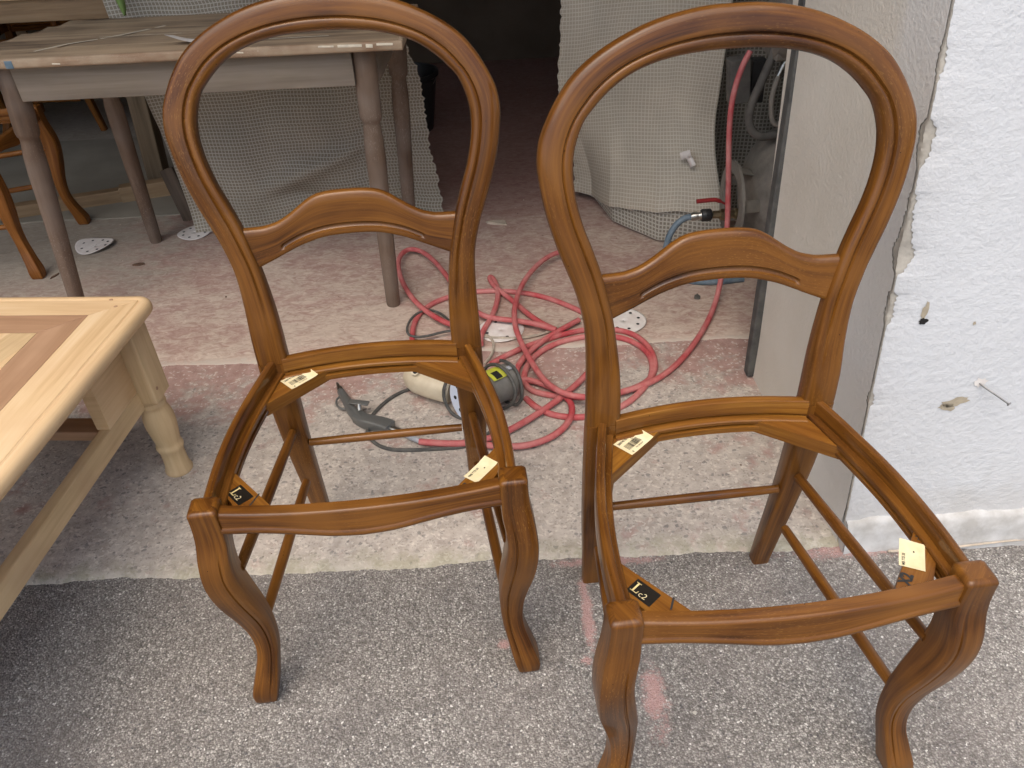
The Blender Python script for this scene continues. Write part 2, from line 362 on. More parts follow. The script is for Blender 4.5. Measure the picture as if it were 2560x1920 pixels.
def cr(P, n):           # Catmull-Rom through the points (any dimension)
    P = [V(p) for p in P]; out = []
    Q = [P[0]*2-P[1]]+P+[P[-1]*2-P[-2]]
    for i in range(1, len(Q)-2):
        a, b, c, d = Q[i-1], Q[i], Q[i+1], Q[i+2]
        for k in range(n):
            t = k/n
            out.append(.5*((2*b)+(c-a)*t+(2*a-5*b+4*c-d)*t*t+(3*b-a-3*c+d)*t**3))
    out.append(P[-1]); return out
def lerp(x, T):         # piecewise linear table
    if x <= T[0][0]: return T[0][1]
    for (a, b), (c, d) in zip(T, T[1:]):
        if x <= c: return b+(d-b)*(x-a)/(c-a)
    return T[-1][1]
def sm(x, T):           # smooth table (cosine between knots)
    if x <= T[0][0]: return T[0][1]
    for (a, b), (c, d) in zip(T, T[1:]):
        if x <= c:
            t = (x-a)/(c-a); return b+(d-b)*(t*t*(3-2*t))
    return T[-1][1]
def hs(x, T):           # smooth cubic through a table
    if x <= T[0][0]: return T[0][1]
    if x >= T[-1][0]: return T[-1][1]
    for k in range(len(T)-1):
        if x <= T[k+1][0]:
            x0, y0 = T[k]; x1, y1 = T[k+1]; h = x1-x0
            def slope(q):
                a, b = T[max(q-1, 0)], T[min(q+1, len(T)-1)]; return (b[1]-a[1])/(b[0]-a[0])
            m0, m1 = slope(k), slope(k+1); t = (x-x0)/h
            return (2*t**3-3*t*t+1)*y0+(t**3-2*t*t+t)*h*m0+(-2*t**3+3*t*t)*y1+(t**3-t*t)*h*m1
def frames(P, upv=V((0, 0, 1))):
    out = []
    for i, p in enumerate(P):
        t = (P[min(i+1, len(P)-1)]-P[max(i-1, 0)]).normalized()
        s_ = t.cross(upv)
        if s_.length < 1e-4: s_ = t.cross(V((0, 1, 0)))
        s_.normalize(); out.append((p, t, s_, s_.cross(t)))
    return out
def rrect(w, h, r, n=3):
    pts = []
    for cx, cy, a0 in ((w/2-r, h/2-r, 0), (-w/2+r, h/2-r, 90), (-w/2+r, -h/2+r, 180), (w/2-r, -h/2+r, 270)):
        for k in range(n+1):
            a = R(a0+90*k/n); pts.append((cx+r*math.cos(a), cy+r*math.sin(a)))
    return pts
def sweep(mb, P, sec, upv=V((0, 0, 1)), ease=0, mi=0):
    rings = []
    F = frames(P, upv)
    for i, (p, t, a, b) in enumerate(F):
        q = sec(i/(len(P)-1)) if callable(sec) else sec
        rings.append([p+a*x+b*y for x, y in q])
    if ease:
        def sh(r, p, t, d): c = sum(r, V())/len(r); return [c+(x-c)*(1-ease/max((x-c).length, ease*1.5))+t*d for x in r]
        rings = [sh(rings[0], *F[0][:2], -ease*.6)]+rings+[sh(rings[-1], *F[-1][:2], ease*.6)]
    return mb.rings(rings, mi=mi)
def tube(mb, P, r, n=10, mi=0, sub=0, cap=True):
    P = [V(p) for p in P]
    if sub: P = cr(P, sub)
    t = (P[1]-P[0]).normalized(); a = t.cross(V((0, 0, 1)))
    if a.length < .05: a = t.cross(V((0, 1, 0)))
    a.normalize(); rings = []
    for i, p in enumerate(P):
        t = (P[min(i+1, len(P)-1)]-P[max(i-1, 0)]).normalized()
        a = (a-t*a.dot(t)).normalized(); b = t.cross(a)
        rr = r(i/(len(P)-1)) if callable(r) else r
        rings.append([p+a*(rr*math.cos(2*math.pi*k/n))+b*(rr*math.sin(2*math.pi*k/n)) for k in range(n)])
    return mb.rings(rings, cap=cap, mi=mi)
def lathe(mb, prof, p0, p1, n=24, mi=0, flat=None):   # prof: (t 0..1 along p0->p1 , radius)
    p0, p1 = V(p0), V(p1); t = (p1-p0); L = t.length; t.normalize()
    a = t.cross(V((0, 1, 0)));
    if a.length < .05: a = t.cross(V((1, 0, 0)))
    a.normalize(); b = t.cross(a)
    return mb.rings([[p0+t*(q*L)+a*(r*math.cos(2*math.pi*k/n))+b*(r*math.sin(2*math.pi*k/n)) for k in range(n)] for q, r in prof], mi=mi)
def bar(mb, p0, p1, wd, ht, r=.003, upv=V((0, 0, 1)), seg=1, mi=0):
    p0, p1 = V(p0), V(p1); P = [p0.lerp(p1, i/seg) for i in range(seg+1)]
    return sweep(mb, P, rrect(wd, ht, r), upv, ease=min(r, .004), mi=mi)
def empty(name, loc=(0, 0, 0), rz=0, rx=0):
    o = bpy.data.objects.new(name, None); COL.objects.link(o); o.location = loc; o.rotation_euler = (rx, 0, rz); o.empty_display_size = .05
    return o
def tag(o, label, cat, group=None):
    o['label'] = label; o['category'] = cat
    if group: o['group'] = group
    return o
def struct(o): o['kind'] = 'structure'; return o
def copy_tree(o, parent=None, skip=()):
    c = o.copy(); COL.objects.link(c)
    c.parent = parent
    for ch in [q for q in bpy.data.objects if q.parent == o and not any(q.name.startswith(k) for k in skip)]: copy_tree(ch, c, skip)
    return c
def text_mesh(txt, size, m4, name, mat, parent, bold=0.0, sx=1.0, align='LEFT'):
    cu = bpy.data.curves.new(name, 'FONT'); cu.body = txt; cu.size = size; cu.offset = bold; cu.align_x = align; cu.resolution_u = 2
    to = bpy.data.objects.new(name, cu); COL.objects.link(to)
    dg = bpy.context.evaluated_depsgraph_get(); me = bpy.data.meshes.new_from_object(to.evaluated_get(dg))
    bpy.data.objects.remove(to); bpy.data.curves.remove(cu)
    me.transform(m4 @ M.Diagonal((sx, 1, 1, 1))); me.materials.clear(); me.materials.append(MAT[mat]); me.name = name
    o = bpy.data.objects.new(name, me); COL.objects.link(o); o.parent = parent; return o
def flat_poly(mb, pts, z, mi=0):
    b = len(mb.v); mb.v += [(p[0], p[1], z) for p in pts]; mb.face([b+i for i in range(len(pts))], [tuple(p[:2]) for p in pts], mi); return mb

# ------------------------------------------------------------------ ground, apron, garage floor
mb = MB(); mb.v = [(-60, -70, 0), (60, -70, 0), (60, 60, 0), (-60, 60, 0)]; mb.face([0, 1, 2, 3], [(0, 0), (1, 0), (1, 1), (0, 1)])
struct(mb.build('asphalt_ground', 'asphalt'))
def slab(name, mat, x0, x1, yfun, y1, z, n, bev):
    mb = MB(); xs = [x0+(x1-x0)*i/n for i in range(n+1)]
    rows = []
    for x in xs:
        y = yfun(x); j = random.uniform(-.5, .5)
        rows.append([(x, y-.004, -.002), (x, y, z*.55+j*.001), (x, y+bev*(1+j*.8), z), (x, y+.09, z), (x, y1, z), (x, y1+.001, -.03)])
    mb.rings(rows, closed=False); mb.f = [f[::-1] for f in mb.f]; mb.uv = [u[::-1] for u in mb.uv]
    return struct(mb.build(name, mat, ang=60))
def rough_edge(base, amp, seed):
    rr = random.Random(seed); ph = [(rr.uniform(0, 6), rr.uniform(6, 9)*2.1**k, amp/1.45**k) for k in range(8)]
    return lambda x: base+sum(a*math.sin(f*x+p) for p, f, a in ph)
slab('concrete_apron', 'apron', -3.4, .66, rough_edge(.984, .0036, 3), 1.70, .007, 900, .012)
slab('garage_floor', 'floor', -3.4, 2.4, rough_edge(1.691, .0035, 5), 4.75, .010, 420, .008)

# ------------------------------------------------------------------ garage building
garage = empty('garage', (0.6, 1.0, 0)); gl = V((0.6, 1.0, 0))
tag(garage, 'garage with rough white front wall and grey rendered doorway reveal at the right', 'garage')
def gpart(mb, name, mat, ang=38, parent=None):
    mb.v = [tuple(V(q)-gl) for q in mb.v] if parent is None else mb.v
    o = mb.build(name, mat, garage, ang); return o
def corner(z): return V((.617-.0455*z, .982+.06*z, z))
zs = [.06+i*.004 for i in range(240)]+[1.03+.05*i for i in range(32)]
rr = random.Random(11)
CHIPS = [[(.738, 0), (.742, .004), (.752, .008), (.764, .011), (.776, .008), (.786, .012), (.797, .009), (.803, .003), (.807, 0)],
         [(.575, 0), (.580, .009), (.592, .013), (.604, .018), (.616, .016), (.628, .010), (.640, .011), (.652, .007), (.664, .008), (.676, .003), (.692, .004), (.70, .002), (.705, 0)],
         [(.485, 0), (.49, .004), (.505, .007), (.52, .003), (.54, .006), (.548, 0)], [(.86, 0), (.87, .003), (.90, .002), (.91, 0)], [(.33, 0), (.335, .004), (.35, .003), (.36, 0)], [(.20, 0), (.21, .003), (.225, 0)]]
def chip_amt(z):
    for T in CHIPS:
        if T[0][0] < z < T[-1][0]: return max(0, lerp(z, T)+.0018*math.sin(z*900)+.0014*math.sin(z*1500+1))
    return 0
edge = [(corner(z), rr.uniform(-.0012, .0012), chip_amt(z)) for z in zs]
mb = MB()      # front face: starts past the chips, runs right
rows = []
for c, j, d in edge:
    rows.append([(c.x+d+abs(j)+.0015, c.y, c.z), (c.x+d+.006, c.y-.0015, c.z), (c.x+.06, c.y-.0018, c.z)]+[(c.x+.06+.45*k, c.y-.0018, c.z) for k in range(1, 7)]+[(c.x+2.77, c.y+.3, c.z)])
mb.rings(rows, closed=False); mb.f = [f[::-1] for f in mb.f]; mb.uv = [u[::-1] for u in mb.uv]
gpart(mb, 'white_wall_face', 'white_render', 60)
mb = MB()      # bare cement showing in the broken arris
rows = []
for c, j, d in edge:
    e = d*.55+.0006
    rows.append([(c.x+d+.004, c.y+.0012, c.z), (c.x+d*.5+.0012, c.y+e*.25+.0008, c.z), (c.x+.0010+j*.5, c.y+e*.6+.0015, c.z), (c.x+.0013, c.y+d*1.1+.006, c.z)])
mb.rings(rows, closed=False); mb.f = [f[::-1] for f in mb.f]; mb.uv = [u[::-1] for u in mb.uv]
gpart(mb, 'broken_arris', 'bare_cement', 60)
mb = MB()      # reveal face towards the opening
rows = []
zr = [-.02, .02, .05]+zs
for z in zr:
    c = corner(z); d = chip_amt(z); fl = max(0, .10-z)*.05
    r_ = [(c.x-fl, c.y+d*1.1+.005, z)]
    for k in range(1, 13):
        t = k/12; y = c.y+.005+(1.555+.05*z-c.y)*t; x = c.x+((.602-.034*z)-c.x)*min(1, t*1.0)-fl*(1-t*.3)
        r_.append((x, y, z))
    r_.append((r_[-1][0]+1.8, r_[-1][1]+.002, z)); rows.append(r_)
mb.rings(rows, closed=False)
gpart(mb, 'doorway_reveal', 'grey_render', 60)
# rough cement plinth at the wall foot
mb = MB(); rows = []
xs = [.6165+.012*i for i in range(60)]+[1.34+.2*i for i in range(12)]
rp = rough_edge(.068, .0045, 21); rp2 = rough_edge(.974, .003, 22)
for x in xs:
    zt = rp(x)+.012*min(1, (x-.6)/.5); y0 = rp2(x)
    rows.append([(x, y0-.012, -.01), (x, y0-.007, .010), (x, y0-.003, zt*.5), (x, y0, zt-.008), (x, y0+.008, zt), (x, y0+.03, zt+.002)])
mb.rings(rows, closed=False); mb.f = [f[::-1] for f in mb.f]; mb.uv = [u[::-1] for u in mb.uv]
a = [(.6163, .962, -.01), (.6163, .968, .03), (.6163, .974, .066), (.6163, 1.0, .07), (.6163, 1.0, -.01)]
b = len(mb.v); mb.v += a; mb.face([b, b+1, b+2, b+3, b+4], [(0, 0)]*5)
gpart(mb, 'plinth', 'plinth_cement', 60)
def wbox(name, mat, lo, hi):
    mb = MB(); lo, hi = V(lo), V(hi)
    bar(mb, (lo.x, (lo.y+hi.y)/2, (lo.z+hi.z)/2), (hi.x, (lo.y+hi.y)/2, (lo.z+hi.z)/2), hi.y-lo.y, hi.z-lo.z, .01)
    return gpart(mb, name, mat)
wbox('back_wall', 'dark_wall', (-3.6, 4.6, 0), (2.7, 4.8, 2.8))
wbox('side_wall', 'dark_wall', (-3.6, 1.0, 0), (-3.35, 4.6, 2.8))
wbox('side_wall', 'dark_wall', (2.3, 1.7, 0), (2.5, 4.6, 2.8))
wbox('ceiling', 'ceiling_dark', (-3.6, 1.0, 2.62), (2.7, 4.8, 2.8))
wbox('lintel', 'white_render', (-3.6, 1.10, 2.25), (3.3, 1.5, 3.2))
# bare patches and a drilled hole in the white wall
def wall_pt(x, z, out=.0): c = corner(z); return V((x, c.y-.0022-out, z))
def blob(mb, cx, cz, rx, rz, seed, n=18, out=.0006, rot=0, mi=0):
    r2 = random.Random(seed); b = len(mb.v); ids = []
    for k in range(n):
        a = 2*math.pi*k/n; q = r2.uniform(.65, 1.15); u, v_ = rx*q*math.cos(a), rz*q*math.sin(a)
        x = cx+u*math.cos(rot)-v_*math.sin(rot); z = cz+u*math.sin(rot)+v_*math.cos(rot)
        mb.v.append(tuple(wall_pt(x, z, out))); ids.append(b+k)
    mb.face(ids, [(mb.v[i][0], mb.v[i][2]) for i in ids], mi)
mb = MB(); blob(mb, .746, .333, .026, .010, 3, rot=.25); blob(mb, .737, .324, .014, .010, 4)
gpart(mb, 'bare_patch', 'bare_sand')
mb = MB(); blob(mb, .6505, .510, .005, .018, 5); gpart(mb, 'bare_patch', 'bare_sand')
mb = MB(); blob(mb, .652, .4945, .0075, .0065, 6, out=.0012); gpart(mb, 'drilled_hole', 'hole_dark')
mb = MB(); blob(mb, .735, .486, .003, .004, 7); gpart(mb, 'drilled_hole', 'bare_sand')
mb = MB(); blob(mb, .779, .371, .012, .010, 8, out=.0007); gpart(mb, 'filler_patch', 'paper_white')
# dark rubber-faced door edge against the reveal
mb = MB(); bar(mb, (.5925, 1.535, .012), (.5625, 1.575, 1.9), .018, .03, .003, V((0, 1, 0)), 12)
o = mb.build('door_edge', 'rubber_strip'); tag(o, 'tall narrow dark grey door edge strip standing along the grey reveal', 'door edge')
# nail
nail = empty('nail', wall_pt(.779, .369)); tag(nail, 'bent grey nail sticking out of the white wall', 'nail')
mb = MB(); tube(mb, [(-.006, .012, .003), (.004, -.008, -.002), (.020, -.022, -.010), (.036, -.034, -.019)], .0017, 8, sub=4); mb.build('shank', 'nail_steel', nail)
mb = MB(); lathe(mb, [(0, .0015), (.2, .0038), (.8, .0038), (1, .003)], (.0355, -.0335, -.0185), (.037, -.035, -.0198), 12); mb.build('head', 'nail_steel', nail)

# ------------------------------------------------------------------ balloon-back chair frames
def Yb(z): return lerp(z, [(-.05, .405), (0, .40), (.30, .358), (.40, .352), (.46, .352), (.60, .372), (.75, .405), (.85, .43), (.97, .462), (1.2, .53)])
def Ybs(z): return (Yb(z-.03)+Yb(z-.015)+Yb(z)+Yb(z+.015)+Yb(z+.03))/5
BACK = [(.190, .475, .1395, .475), (.1893, .53, .1425, .525), (.192, .586, .150, .585), (.202, .63, .158, .622), (.2135, .662, .167, .658), (.2255, .694, .178, .69),
        (.2385, .738, .1905, .724), (.2455, .777, .199, .758), (.2475, .803, .202, .79), (.2435, .829, .1985, .818), (.2335, .852, .188, .845), (.2185, .877, .174, .862),
        (.199, .9005, .155, .8795), (.172, .921, .130, .8955), (.140, .938, .101, .9065), (.104, .952, .070, .913), (.066, .961, .042, .9160), (.03, .9655, .018, .9172), (0, .966, 0, .9175)]
def back_section(o, i, z, groove, h=.014):
    # o, i: outer and inner points (x, z); returns ring of 3-D points
    g = groove; q = 1-g
    T = [(.06, -h), (.5, -h), (.93, -h+.002), (.99, -h+.007), (1.0, -.004), (.985, h-.0100*(.4+.6*g)), (.945, h-.0048*(.35+.65*g)), (.87, h-.0016*g-.0006*q), (.74, h-.0003*g), (.55, h), (.42, h-.0002*g), (.360, h-.0006*g), (.338, h-.0028*g), (.318, h-.0042*g), (.298, h-.0038*g),
         (.276, h-.0024*g), (.22, h-.0016*g), (.13, h-.0018*g), (.06, h-.0040*g-.0006*q), (.015, h-.0085*g-.004*q), (0, h-.014), (0, -h+.004)]
    out = []
    for t, d in T:
        x = i[0]+(o[0]-i[0])*t; zz = i[1]+(o[1]-i[1])*t
        y0 = Ybs(zz)+.010; sl = (Ybs(zz+.01)-Ybs(zz-.01))/.02; n = V((0, -1, sl)).normalized()
        out.append(V((x, y0, zz))+n*d)
    return out
def make_chair(name, wood_m='lacquered_beech', wood_r='lacquered_beech_raw'):
    ch = empty(name)
    # back hoop
    half = cr([V((a, b, c, d)) for a, b, c, d in [(.1905, .425, .139, .425)]+BACK], 6)
    st = [(q, 1) for q in half]+[(q, -1) for q in half[::-1][1:]]
    rings = []
    for q, sg in st:
        g = sm(q[1], [(.47, 0), (.60, 1)])
        r_ = back_section((q[0], q[1]), (q[2], q[3]), q[1], g)
        rings.append([V((p.x*sg, p.y, p.z)) for p in r_])
    mb = MB(); mb.rings(rings); mb.build('back_hoop', wood_m, ch, 50)
    # rear legs
    for sg in (-1, 1):
        L = cr([V(q) for q in [(.1790, -.004, .1475, -.004), (.182, .08, .146, .08), (.187, .18, .1445, .18), (.1905, .29, .141, .29), (.191, .38, .139, .38), (.1905, .4245, .139, .4245)]], 4)
        mb = MB(); rr_ = [[V((p.x*sg, p.y, p.z)) for p in back_section((q[0], q[1]), (q[2], q[3]), q[1], 0, .013+.002*min(1, q[1]/.3))] for q in L]
        if sg < 0: rr_ = [r[::-1] for r in rr_]
        mb.rings(rr_); mb.build('rear_leg', wood_m, ch, 40)
    # slat
    top = [(0, .6965), (.03, .6955), (.05, .692), (.066, .6845), (.08, .6755), (.095, .666), (.112, .6575), (.125, .654), (.14, .652), (.175, .653)]
    bot = [(0, .631), (.03, .630), (.05, .6275), (.07, .6225), (.085, .618), (.108, .609), (.12, .604), (.148, .593), (.165, .586)]
    gro = [(0, .6446), (.025, .6438), (.05, .6410), (.08, .6335), (.106, .6228), (.120, .6165), (.17, .605)]
    NX, NZ = 150, 44; mb = MB()
    topS = [V(p) for p in cr([V((-top[1][0], top[1][1]))]+[V(t) for t in top], 8)]
    topT = sorted([(p[0], p[1]) for p in topS])
    front, back = [], []
    cols = []
    for i in range(NX+1):
        x = -.170+.340*i/NX; ax = abs(x); zt, zb, zg = lerp(ax, topT), hs(ax, bot), hs(ax, gro)
        ring = []
        bow = .010*(1-(ax/.17)**2)
        zg = max(zb+.0075, min(zt-.015, zg)); rows = [zb+(zg-.0055-zb)*q for q in (0, .05, .12, .25, .5, .75)]+[zg-.0055+.011*q/14 for q in range(15)]
        rows += [zg+.0055+(zt-.0072-zg-.0055)*q/7 for q in range(1, 8)]+[zt-.0072*(1-q)**2 for q in (.2, .35, .5, .65, .8, .9, 1)]
        for z in rows:
            edge_t = min(1, (zt-z)/.007); edge_b = min(1, (z-zb)/.003)
            d = .0085*math.sqrt(max(0, 1-(1-edge_t)**2))-.0085+(-.002*(1-edge_b))
            dg = abs(z-zg); cap_ = max(0, ax-.108)
            rr_ = math.hypot(dg, cap_)
            if rr_ < .0046: d -= .0042*math.sqrt(max(0, 1-(rr_/.0046)**2))
            ring.append(V((x, Yb(z)+.006+bow-d, z)))
        ring.append(V((x, Yb(zt)+.018+bow, zt-.001))); ring.append(V((x, Yb(zb)+.022+bow, zb+.001)))
        cols.append(ring)
    mb.rings([c[::-1] for c in cols]); mb.build('back_slat', wood_m, ch, 50)
    # front legs
    xo = [(-.01, .2335), (0, .2350), (.022, .2370), (.06, .2265), (.10, .2155), (.14, .2150), (.19, .224), (.25, .2365), (.30, .2400), (.34, .2375), (.378, .2315), (.415, .2285), (.44, .2285)]
    xi = [(-.01, .203), (0, .201), (.03, .194), (.06, .188), (.11, .180), (.16, .178), (.21, .181), (.26, .1885), (.31, .1945), (.345, .1925), (.37, .1895), (.44, .1890)]
    yf = [(-.01, -.010), (.0, -.0125), (.028, -.0125), (.07, .000), (.12, .011), (.17, .010), (.23, -.002), (.29, -.011), (.33, -.010), (.38, -.001), (.44, .0)]
    yk = [(-.01, .024), (.0, .026), (.04, .030), (.10, .040), (.15, .043), (.22, .041), (.30, .037), (.36, .036), (.44, .036)]
    for sg in (-1, 1):
        mb = MB(); rr_ = []
        Z = [-.004, .0015, .004]+[.008+.0105*i for i in range(41)]+[.4300, .4335, .4350, .4355]
        for z in Z:
            a, b, c, d = hs(z, xo), hs(z, xi), hs(z, yf), hs(z, yk)
            k = 0
            if z > .43: k = {.4300: .0004, .4335: .0016, .4350: .0040, .4355: .0075}[z]
            if z < .003: k = {-.004: .006, .0015: .001}.get(z, 0)
            a, b, c, d = a-k, b+k, c+k, d-k
            g = sm(z, [(.02, 0), (.05, 1), (.33, 1), (.375, 0)]); W = a-b; D = d-c; rc = .0035+.0015*g
            # outer-front-inner-back loop; a line is cut into the front face near the inner side
            P = [(a, d-rc), (a, c+rc*1.4), (a-rc*.35, c+rc*.4), (a-rc*1.4, c), (a-W*.40, c-.0004*g), (a-W*.60, c), (a-W*.662, c+.0002*g), (a-W*.688, c+.0026*g), (a-W*.712, c+.0026*g), (a-W*.738, c+.0004*g), (a-W*.84, c), (b+rc*1.2, c+.0006*g), (b+rc*.35, c+rc*.45+.0006*g), (b, c+rc*1.4), (b, d-rc), (b+rc, d), (a-rc, d)]
            rr_.append([V((x*sg, y, z)) for x, y in P])
        if sg > 0: rr_ = [r[::-1] for r in rr_]
        mb.rings(rr_); mb.build('front_leg', wood_m, ch, 40)
    # front rail
    mb = MB(); rr_ = []
    fb = [(0, .3775), (.04, .3800), (.08, .3865), (.115, .391), (.15, .3925), (.20, .3895)]
    for i in range(49):
        x = -.1915+.383*i/48; ax = abs(x); yy = -.0115+.0155*(ax/.19)**2+.0005; zb = hs(ax, fb)
        P = [(.021, zb), (.021, .4235), (.019, .4262), (.004, .4268), (.0012, .4255), (0, .4225), (0, zb+.0125), (-.0012, zb+.0105), (-.0030, zb+.0090), (-.0036, zb+.0055), (-.0026, zb+.0020), (0, zb)]
        rr_.append([V((x, yy+a, z)) for a, z in P])
    mb.rings(rr_); mb.build('front_rail', wood_m, ch, 45)
    # side rails
    so = [(.030, .2150), (.045, .2155), (.10, .2150), (.165, .2105), (.22, .2025), (.277, .191), (.335, .1775), (.356, .1715)]
    SEC = [(0, .386), (0, .4245), (.0016, .4290), (.0045, .4312), (.0095, .4312), (.0125, .4295), (.0135, .4270), (.0138, .4085), (.0225, .4075), (.0240, .4055), (.0240, .3985), (.0205, .3970), (.0205, .3935), (.0240, .3920), (.0240, .386)]
    for sg in (-1, 1):
        P = cr([V((x*sg, y, 0)) for y, x in so], 5); mb = MB(); rr_ = []
        for p, t, s_, b in frames(P):
            n = V((-sg*abs(t.y), t.x*sg*1.0*(1 if sg > 0 else 1), 0)); n = V((t.y, -t.x, 0)); n = n if n.x*sg < 0 else -n
            rr_.append([V((p.x+n.x*a, p.y+n.y*a, z)) for a, z in SEC])
        if sg > 0: rr_ = [r[::-1] for r in rr_]
        mb.rings(rr_[::-1]); mb.build('side_rail', wood_m, ch, 30)
    # rear rail
    mb = MB(); rr_ = []
    RS = [(.0, .384), (.0, .4300), (-.0015, .4338), (-.004, .4352), (-.0125, .4352), (-.0150, .4340), (-.0160, .4315), (-.0160, .4115), (-.0120, .4110), (-.0120, .4070), (-.0235, .4050), (-.0250, .4035), (-.0250, .3990), (-.0200, .3982), (-.0200, .3945), (-.0265, .3930), (-.0265, .384)]
    for i in range(33):
        x = -.147+.294*i/32; yy = .3785-.016*(x/.14)**2
        rr_.append([V((x, yy+a, z)) for a, z in RS])
    mb.rings(rr_); mb.build('rear_rail', wood_r, ch, 30)
    # corner blocks
    CB = [((-.1715, .266), (-.060, .3665), (-.128, .3560), (-.1690, .336)), ((.052, .3665), (.1765, .270), (.1705, .336), (.1290, .3560)),
          ((-.1940, .116), (-.2000, .072), (-.163, .0165), (-.110, .0145)), ((.112, .0145), (.163, .0165), (.2010, .072), (.1970, .118))]
    for poly in CB:
        A = sum(poly[i][0]*poly[(i+1) % 4][1]-poly[(i+1) % 4][0]*poly[i][1] for i in range(4))
        mb = MB(); mb.prism(list(poly) if A > 0 else list(poly)[::-1], .380, .4030, .001); mb.build('corner_block', wood_r, ch, 30)
    # stretchers
    for a, b, r_ in [((-.142, .3665, .2314), (.142, .3665, .2314), .0082)]+[((s_*.1635, .352, z0), (s_*x1, y1, z1), .0092) for s_ in (-1, 1) for z0, x1, y1, z1 in ((.2703, .1975, .028, .291), (.1459, .1875, .035, .1713))]:
        mb = MB(); P = [V(a).lerp(V(b), t/8) for t in range(9)]; tube(mb, P, lambda t, r_=r_: r_*(.86+.14*math.sin(math.pi*min(1, max(0, t)))), 14); mb.build('stretcher', wood_m, ch, 50)
    return ch

def stickers(ch, kind):
    Z = .4034
    def rect(cx, cy, L, W, ang, curl=0):
        m = M.Translation((cx, cy, Z)) @ M.Rotation(R(ang), 4, 'Z'); mb = MB(); N = 10; rr_ = []
        for i in range(N+1):
            x = -L/2+L*i/N; zz = curl*max(0, (x/L-.30))**2*10+curl*max(0, (-x/L-.32))**2*6
            rr_.append([V((x, -W/2, zz)), V((x, W/2, zz+(curl*.5 if x > L*.2 else 0)))])
        mb.rings(rr_, closed=False); mb.f = [f[::-1] for f in mb.f]; mb.uv = [u[::-1] for u in mb.uv]
        mb.xf(m); return mb, m
    up_ = lambda m, x, y, z=.0004: m @ M.Translation((x, y, z))
    # barcode label
    mb, m = rect(-.1225, .3330, .0530, .0345, 41 if kind == 'L' else 40, .004)
    st = mb.build('barcode_sticker', 'sticker_cream', ch); st['label'] = 'cream barcode sticker on the rear corner block'
    text_mesh('CB80740 HET BL GXS 5A', .0056, up_(m, -.0245, .0092), 'printed_text', 'ink', st, .00012, .74)
    text_mesh('C', .0046, up_(m, .0015, .0045), 'printed_text', 'ink', st, .0001)
    text_mesh('3221180768204', .0032, up_(m, -.0085, -.0125), 'printed_text', 'ink', st, .00003, .8)
    text_mesh('4', .0048, up_(m, -.0195, -.0150), 'printed_text', 'ink', st, .0002)
    text_mesh('4', .0042, up_(m, .0195, -.0135), 'printed_text', 'ink', st, .0001)
    mb = MB(); r2 = random.Random(5); x = -.0195
    while x < .0110:
        wd = r2.choice([.0005, .0005, .0009, .0013]); b = len(mb.v)
        mb.v += [tuple(m @ V(q)) for q in ((x, -.0080, .0005), (x+wd, -.0080, .0005), (x+wd, .0035, .0005), (x, .0035, .0005))]
        mb.face([b, b+1, b+2, b+3], [(0, 0)]*4); x += wd+r2.choice([.0005, .0008, .0011])
    mb.build('printed_bars', 'ink', st)
    # black and gold label
    mb, m = rect(-.1755 if kind == 'L' else -.1735, .0640, .0355, .0235, -50 if kind == 'L' else -52)
    st = mb.build('maker_sticker', 'sticker_black', ch); st['label'] = 'small black sticker with gold lettering on the front corner block'
    mb = MB()
    def fp(pts): flat_poly(mb, pts, 0)
    x0, y0, S = -.0150, -.0075, .0150
    fp([(x0+.0022, y0+.0004), (x0+.0046, y0+.0004), (x0+.0046, y0+S-.0006), (x0+.0022, y0+S-.0006)])
    fp([(x0, y0+S-.0008), (x0+.0070, y0+S-.0008), (x0+.0070, y0+S), (x0, y0+S)])
    fp([(x0, y0), (x0+.0096, y0), (x0+.0098, y0+.0011), (x0, y0+.0009)])
    fp([(x0+.0084, y0+.0006), (x0+.0098, y0+.0006), (x0+.0106, y0+.0046), (x0+.0098, y0+.0046)])
    mb.xf(up_(m, 0, 0)); mb.build('printed_letter', 'gold_print', st)
    text_mesh('c2', .0120, up_(m, -.0032, -.0085, .0005), 'printed_letters', 'sticker_cream', st, -.0001)
    # plain label
    if kind == 'L': mb, m = rect(.1665, .0655, .0500, .0240, 48, .003)
    else: mb, m = rect(.1690, .0740, .0440, .0300, 62, .003)
    st = mb.build('printed_sticker', 'sticker_cream', ch); st['label'] = 'cream printed sticker on the front corner block'
    text_mesh('FMB TTE 30', .0052, up_(m, -.0215, .0035 if kind == 'L' else .0080), 'printed_text', 'ink', st, .0001, .82)
    mb = MB(); mb.v = []; flat_poly(mb, [(.006+.0016*math.cos(a*.9), -.002+.0011*math.sin(a*.9)) for a in range(7)], 0); mb.xf(up_(m, 0, 0)); mb.build('pin_hole', 'hole_dark', st)
    # felt pen marks
    def strokes(L, z=.4035):
        mb = MB()
        for (a, b, wd) in L:
            a, b = V(a), V(b); d = (b-a).normalized(); n = V((-d.y, d.x))*wd/2
            flat_poly(mb, [a-n-d*wd*.2, b-n*.8+d*wd*.1, b+n*.9+d*wd*.2, a+n], z)
        mb.build('pen_mark', 'ink', ch)
    if kind == 'L':
        strokes([((-.1480, .0625), (-.1585, .0390), .0024)])
        strokes([((.1405, .0415), (.1450, .0365), .0042), ((.1450, .0365), (.1525, .0385), .0034), ((.1335, .0330), (.1400, .0345), .0030)])
    else:
        strokes([((-.1395, .0520), (-.1475, .0360), .0026)])
        text_mesh('X2', .0190, M.Translation((.1425, .0300, .4036)) @ M.Rotation(R(50), 4, 'Z'), 'pen_mark', 'ink', ch, .0010, .8)
        strokes([((.1905, .1035), (.1950, .1005), .0050), ((.1905, .0985), (.1955, .0960), .0050)])

